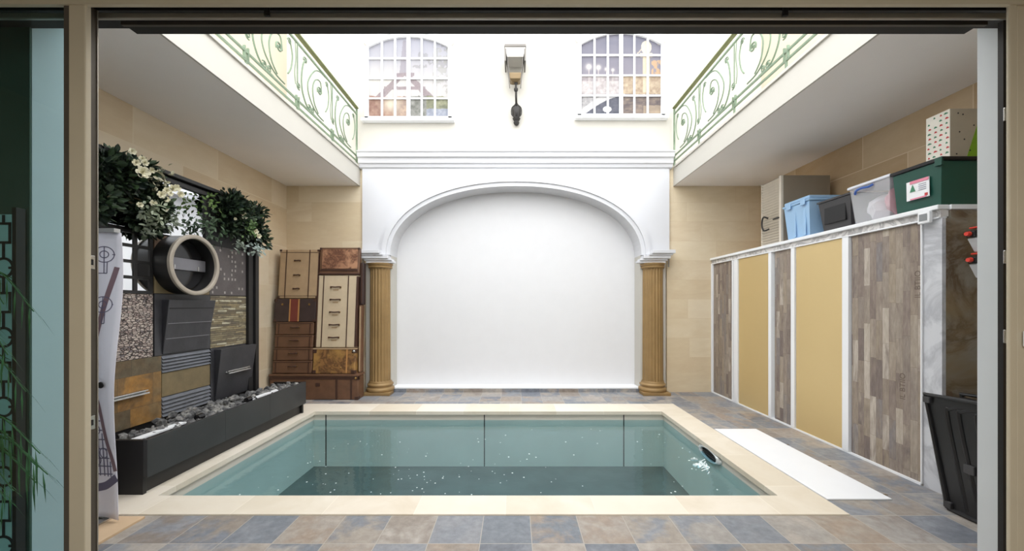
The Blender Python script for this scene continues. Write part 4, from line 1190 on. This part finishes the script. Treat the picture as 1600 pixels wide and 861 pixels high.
MB().rings([[(3.21, 3.67, 2.461), (3.67, 3.67, 2.461), (3.67, 4.08, 2.461), (3.21, 4.08, 2.461)], [(3.21, 3.67, 2.478), (3.67, 3.67, 2.478), (3.67, 4.08, 2.478), (3.21, 4.08, 2.478)],
            [(3.228, 3.688, 2.478), (3.652, 3.688, 2.478), (3.652, 4.062, 2.478), (3.228, 4.062, 2.478)], [(3.228, 3.688, 2.461), (3.652, 3.688, 2.461), (3.652, 4.062, 2.461), (3.228, 4.062, 2.461)]], loop=True).build('rim', M['tote_black'], b2)
# clear box
t_ = NT('clear_plastic'); t_.b.inputs['Base Color'].default_value = (.9, .91, .94, 1); t_.b.inputs['Roughness'].default_value = .25
t_.b.inputs['Alpha'].default_value = .22; M['clear'] = t_.m
b3 = tote('clear_storage_box', 3.19, 3.62, 3.265, 3.655, TZ, 2.485, M['clear'], 'see through plastic box with blue handles and pink contents, by the green tote', .03, .004)
MB().box(3.175, 3.635, 3.25, 3.67, 2.486, 2.512).build('lid', mat('milky_lid', (226, 228, 236), .4), b3, bevel=.008)
hb = MB().tube(smooth_path([(3.185, 3.59, 2.43), (3.168, 3.56, 2.455), (3.166, 3.50, 2.462), (3.168, 3.44, 2.455), (3.185, 3.41, 2.47)], 5), .010, 8).build('clip_handle', M['blue_clip'], b3, smooth=True)
random.seed(4)
for (c_, y0, y1, z1, nm, lb) in (((226, 226, 232), 3.44, 3.60, 2.42, 'cotton_bundle', 'white soft bundle inside the clear plastic box'), ((226, 150, 162), 3.31, 3.42, 2.45, 'pink_cushion', 'pink soft cushion inside the clear plastic box')):
    m = MB(); m.ball((3.42, (y0+y1)/2, (TZ+.012+z1)/2), 1, 3, (.185, (y1-y0)/2, (z1-TZ-.012)/2))
    for v in m.b.verts:
        k = .9+.12*math.sin(v.co.y*60+v.co.z*30)*math.sin(v.co.z*41); v.co = Vector((3.42, (y0+y1)/2, (TZ+.012+z1)/2))*(1-k)+v.co*k
    tag(m.build(nm, mat(nm, c_, .8), smooth=True), lb, 'cloth')
# green tote
b4 = tote('storage_tote', 3.185, 3.80, 2.865, 3.235, TZ, 2.475, M['tote_green'], 'large dark green tote with black lid and white label at the near end', .02)
MB().box(3.17, 3.815, 2.85, 3.25, 2.476, 2.505).build('lid', M['lid_black'], b4, bevel=.008)
bx(3.169, 3.1845, 2.85, 2.90, 2.44, 2.50).build('clip', M['tote_green'], b4, bevel=.003)
lx = 3.181
M['pink'] = mat('label_pink', (222, 138, 160), .7); M['red_small'] = mat('small_red', (196, 60, 60), .6); M['tree_green'] = mat('label_green', (70, 130, 100), .7)
lab = MB().hexa([(lx, 2.945, 2.235), (lx, 3.115, 2.235), (lx+.004, 3.115, 2.235), (lx+.004, 2.945, 2.235)], [(lx-.003, 2.945, 2.385), (lx-.003, 3.115, 2.385), (lx+.002, 3.115, 2.385), (lx+.002, 2.945, 2.385)]).build('label', M['trim_white'], b4)
bx(lx-.0065, lx-.0035, 2.947, 3.085, 2.362, 2.385).build('label_bar', M['pink'], lab)
bx(lx-.0035, lx-.0005, 2.965, 3.085, 2.236, 2.246).build('label_bar', M['pink'], lab)
bx(lx-.0045, lx-.0015, 2.955, 2.975, 2.246, 2.266).build('label_mark', M['red_small'], lab)
m = MB(); m.prism([(3.045, 2.30), (3.085, 2.30), (3.065, 2.355)], 'x', lx-.006, lx-.002); m.build('label_tree', M['tree_green'], lab)
m = MB()
for z in (2.345, 2.33, 2.315, 2.30): m.box(lx-.006, lx-.0025, 2.965, 3.02, z-.0015, z+.0015)
m.build('label_lines', mat('label_grey', (150, 150, 170), .7), lab)
# wrapped gift box
gb = thing('gift_box', (3.45, 3.0, 2.5055), 'gift box in white printed paper with kraft side, on the green tote', 'gift box')
GX0 = 3.33
M['gift_paper'] = mat('white_gift_paper', (236, 232, 222), .7); M['kraft'] = mat('grey_kraft_paper', (176, 164, 144), .8)
gbx = MB(); gbx.box(GX0, 3.86, 2.935, 3.105, 2.506, 2.90); gbx.build('box', M['kraft'], gb, bevel=.003)
fp_ = bx(GX0-.003, GX0-.0003, 2.936, 3.104, 2.508, 2.898).build('printed_side', M['gift_paper'], gb)
random.seed(9)
for col, nm in ((M['red_small'], 'red_print'), (M['tree_green'], 'green_print')):
    m = MB()
    for i in range(4):
        for j in range(10):
            if (i+j) % 2 == (0 if nm == 'red_print' else 1) and random.random() < .9:
                y, z = 2.955+i*.042+random.uniform(-.006, .006), 2.53+j*.038
                w = random.uniform(.006, .014)
                m.box(GX0-.0045, GX0-.0031, y-w, y+w, z-.003, z+.004)
                m.box(GX0-.0045, GX0-.0031, y-w*.4, y+w*.7, z+.004, z+.010)
    m.build(nm, col, fp_)
m = MB(); m.prism([(3.45, 2.508), (3.855, 2.508), (3.855, 2.898), (3.575, 2.898)], 'y', 2.931, 2.9345); m.build('green_fold', mat('lime_green_paper', (128, 170, 34), .6, var=.1, nscale=9), gb)
m = MB()
for k in range(12):
    m.lathe([(.001, 0), (.006, 0), (.006, .001), (.001, .001)], (GX0+.04+random.random()*.30, 2.9295, 2.53+random.random()*.34), 'y', 8)
m.build('dot_print', M['lid_black'], gb)

# ---- two trigger sprayers hanging on the dark marble side
M['spray_white'] = mat('grey_white_plastic', (206, 208, 212), .4); M['spray_red'] = mat('orange_red_plastic', (214, 62, 46), .4)
for k, (z, lb) in enumerate(((1.905, 'red and black trigger sprayer hanging on the dark marble, upper of two'), (1.72, 'red and black trigger sprayer hanging on the dark marble, lower of two'))):
    t = thing('trigger_sprayer', (3.26, 2.76, z), lb, 'sprayer', 'trigger sprayers on the dark marble')
    x = 3.228+.012*k
    MB().hexa([(x+.01, 2.70, z-.03), (x+.09, 2.70, z-.01), (x+.09, 2.76, z-.01), (x+.01, 2.76, z-.03)], [(x+.005, 2.70, z+.02), (x+.10, 2.70, z+.035), (x+.10, 2.76, z+.035), (x+.005, 2.76, z+.02)]).build('head', M['lid_black'], t, bevel=.01, seg=3)
    MB().lathe([(.001, -.02), (.014, -.02), (.018, 0), (.012, .012), (.001, .012)], (x+.002, 2.73, z-.002), 'x', 14).build('nozzle', M['spray_red'], t, smooth=True)
    bx(x+.03, x+.085, 2.705, 2.755, z+.036, z+.048).build('cap', M['spray_red'], t, bevel=.004)
    MB().hexa([(x+.06, 2.71, z-.13), (x+.12, 2.71, z-.13), (x+.12, 2.75, z-.13), (x+.06, 2.75, z-.13)], [(x+.02, 2.70, z-.032), (x+.10, 2.70, z-.012), (x+.10, 2.76, z-.012), (x+.02, 2.76, z-.032)]).build('bottle', M['spray_white'], t, bevel=.008, seg=3)
    MB().tube([(x+.075, 2.765, z+.01), (x+.075, 2.8295, z+.012)], .004, 6).build('hook', M['steel'], t)

# ---- black ribbed case leaning by the pier
bc = thing('hard_shell_case', (3.05, 2.45, 0), 'large black ribbed hard shell case leaning against the marble end', 'case')
def prof(y0, y1, z0, z1, sl=.155):
    # outline in (y, z): sloped far edge
    return [(y0, z0), (y1+sl*z0/.78, z0), (y1+sl*z1/.78, z1), (y0, z1)]
MB().prism([(1.99, .02), (2.605, .02), (2.748, .755), (1.99, .795)], 'x', 2.951, 2.972).build('lid_plate', M['lid_black'], bc, bevel=.004)
MB().prism(prof(1.985, 2.585, .012, .745), 'x', 2.973, 3.20).build('shell', M['lid_black'], bc, bevel=.03, seg=4)
m = MB()
m.tube([(2.95, 2.61, .016), (2.95, 2.755, .758), (2.95, 1.99, .80)], .017, 8)
m.tube([(2.95, 2.61, .016), (2.95, 1.99, .016)], .014, 8)
m.build('edge_frame', M['lid_black'], bc, smooth=True)
MB().tube([(3.21, 2.61, .016), (3.21, 2.755, .758), (3.21, 1.99, .80)], .017, 8).build('edge_frame', M['lid_black'], bc, smooth=True)
for k, yb_ in enumerate((2.50, 2.43, 2.33, 2.25, 2.16, 2.08)):
    pts = [(2.963, yb_+.004, .05), (2.958, yb_+.115, .62), (2.962, yb_+.10, .69), (2.968, yb_-.01, .725)]
    MB().tube(smooth_path(pts, 6), .017, 8).build('rib', M['lid_black'], bc, smooth=True)
cl_ = bx(2.938, 2.962, 2.455, 2.515, .30, .36).build('catch', M['tote_black'], bc, bevel=.004)
for z in (.04, .72): bx(2.932, 2.966, 2.575+.14*(z/.72), 2.622+.14*(z/.72), z-.02, z+.025).build('corner_guard', M['tote_black'], bc, bevel=.006)

# ---- skimmer lid panel on the deck
cv = thing('deck_cover_panel', (2.46, 3.5, 0), 'long white flat cover panel set beside the pool coping', 'cover')
MB().box(2.235, 2.70, 2.745, 4.295, .0005, .012).build('panel', M['trim_white'], cv, bevel=.003)
for y in (2.80, 3.30, 3.80): bx(2.696, 2.716, y-.010, y+.010, .0125, .016).build('lift_tab', M['brass'], cv, bevel=.002)

# ---- skimmer ring in the pool wall and the splash below it
sk = thing('pool_skimmer', (1.94, 3.82, -.06), 'chrome oval skimmer opening in the right pool wall above a splash', 'skimmer')
R = []
for r, h in ((1.0, .018), (.97, .0), (.86, -.012), (.74, -.010), (.72, .018)):
    R.append([(1.930+h, 3.82+.215*r*math.cos(a*2*PI/40), -.090+.066*r*math.sin(a*2*PI/40)) for a in range(40)])
MB().rings(R, caps=False).build('chrome_ring', mat('bright_chrome_white', (214, 218, 220), .25, .3), sk, smooth=True)
m = MB(); m.poly([(1.9445, 3.82+.16*math.cos(a*2*PI/32), -.090+.05*math.sin(a*2*PI/32)) for a in range(32)]); m.build('dark_opening', M['black'], sk)
m = MB()
for z in (-.105, -.085, -.065): m.box(1.934, 1.943, 3.68, 3.96, z-.002, z+.002)
m.build('flap_grille', M['charcoal'], sk)
M['foam_sparkle'] = mat('white_foam_and_sparkle', (226, 236, 236), .3)
random.seed(13)
m = MB()
for k in range(26):
    y = random.gauss(3.62, .09); x = 1.80-abs(random.gauss(0, .07))
    m.ball((x, y, -.112), random.uniform(.006, .02), 1, (1.6, 1.2, .25), .15)
for k in range(4):
    y = 3.70-.05*k; m.tube(smooth_path([(1.86-.02*k, y+.05, -.110), (1.80, y, -.108), (1.76-.02*k, y-.06, -.110)], 4), .005, 6, flat=.4)
tag(m.build('water_splash', M['foam_sparkle'], smooth=True), 'white splash on the water below the oval skimmer', 'splash', kind='stuff')
m = MB()  # small white specks stand in for light glinting on the water
for k in range(170):
    if random.random() < .4: x, y = random.gauss(-.9, .5), random.gauss(3.1, .25)
    else: x, y = random.uniform(-2.2, 1.8), random.uniform(2.83, 4.9)
    x = max(-2.4, min(1.8, x)); y = max(2.83, min(4.95, y))
    m.ball((x, y, -.111), random.uniform(.003, .0075), 1, (1.2, 1.2, .3))
tag(m.build('water_sparkles', M['foam_sparkle'], smooth=True), 'tiny white specks as light bubbles scattered over the pool surface', 'sparkles', kind='stuff')
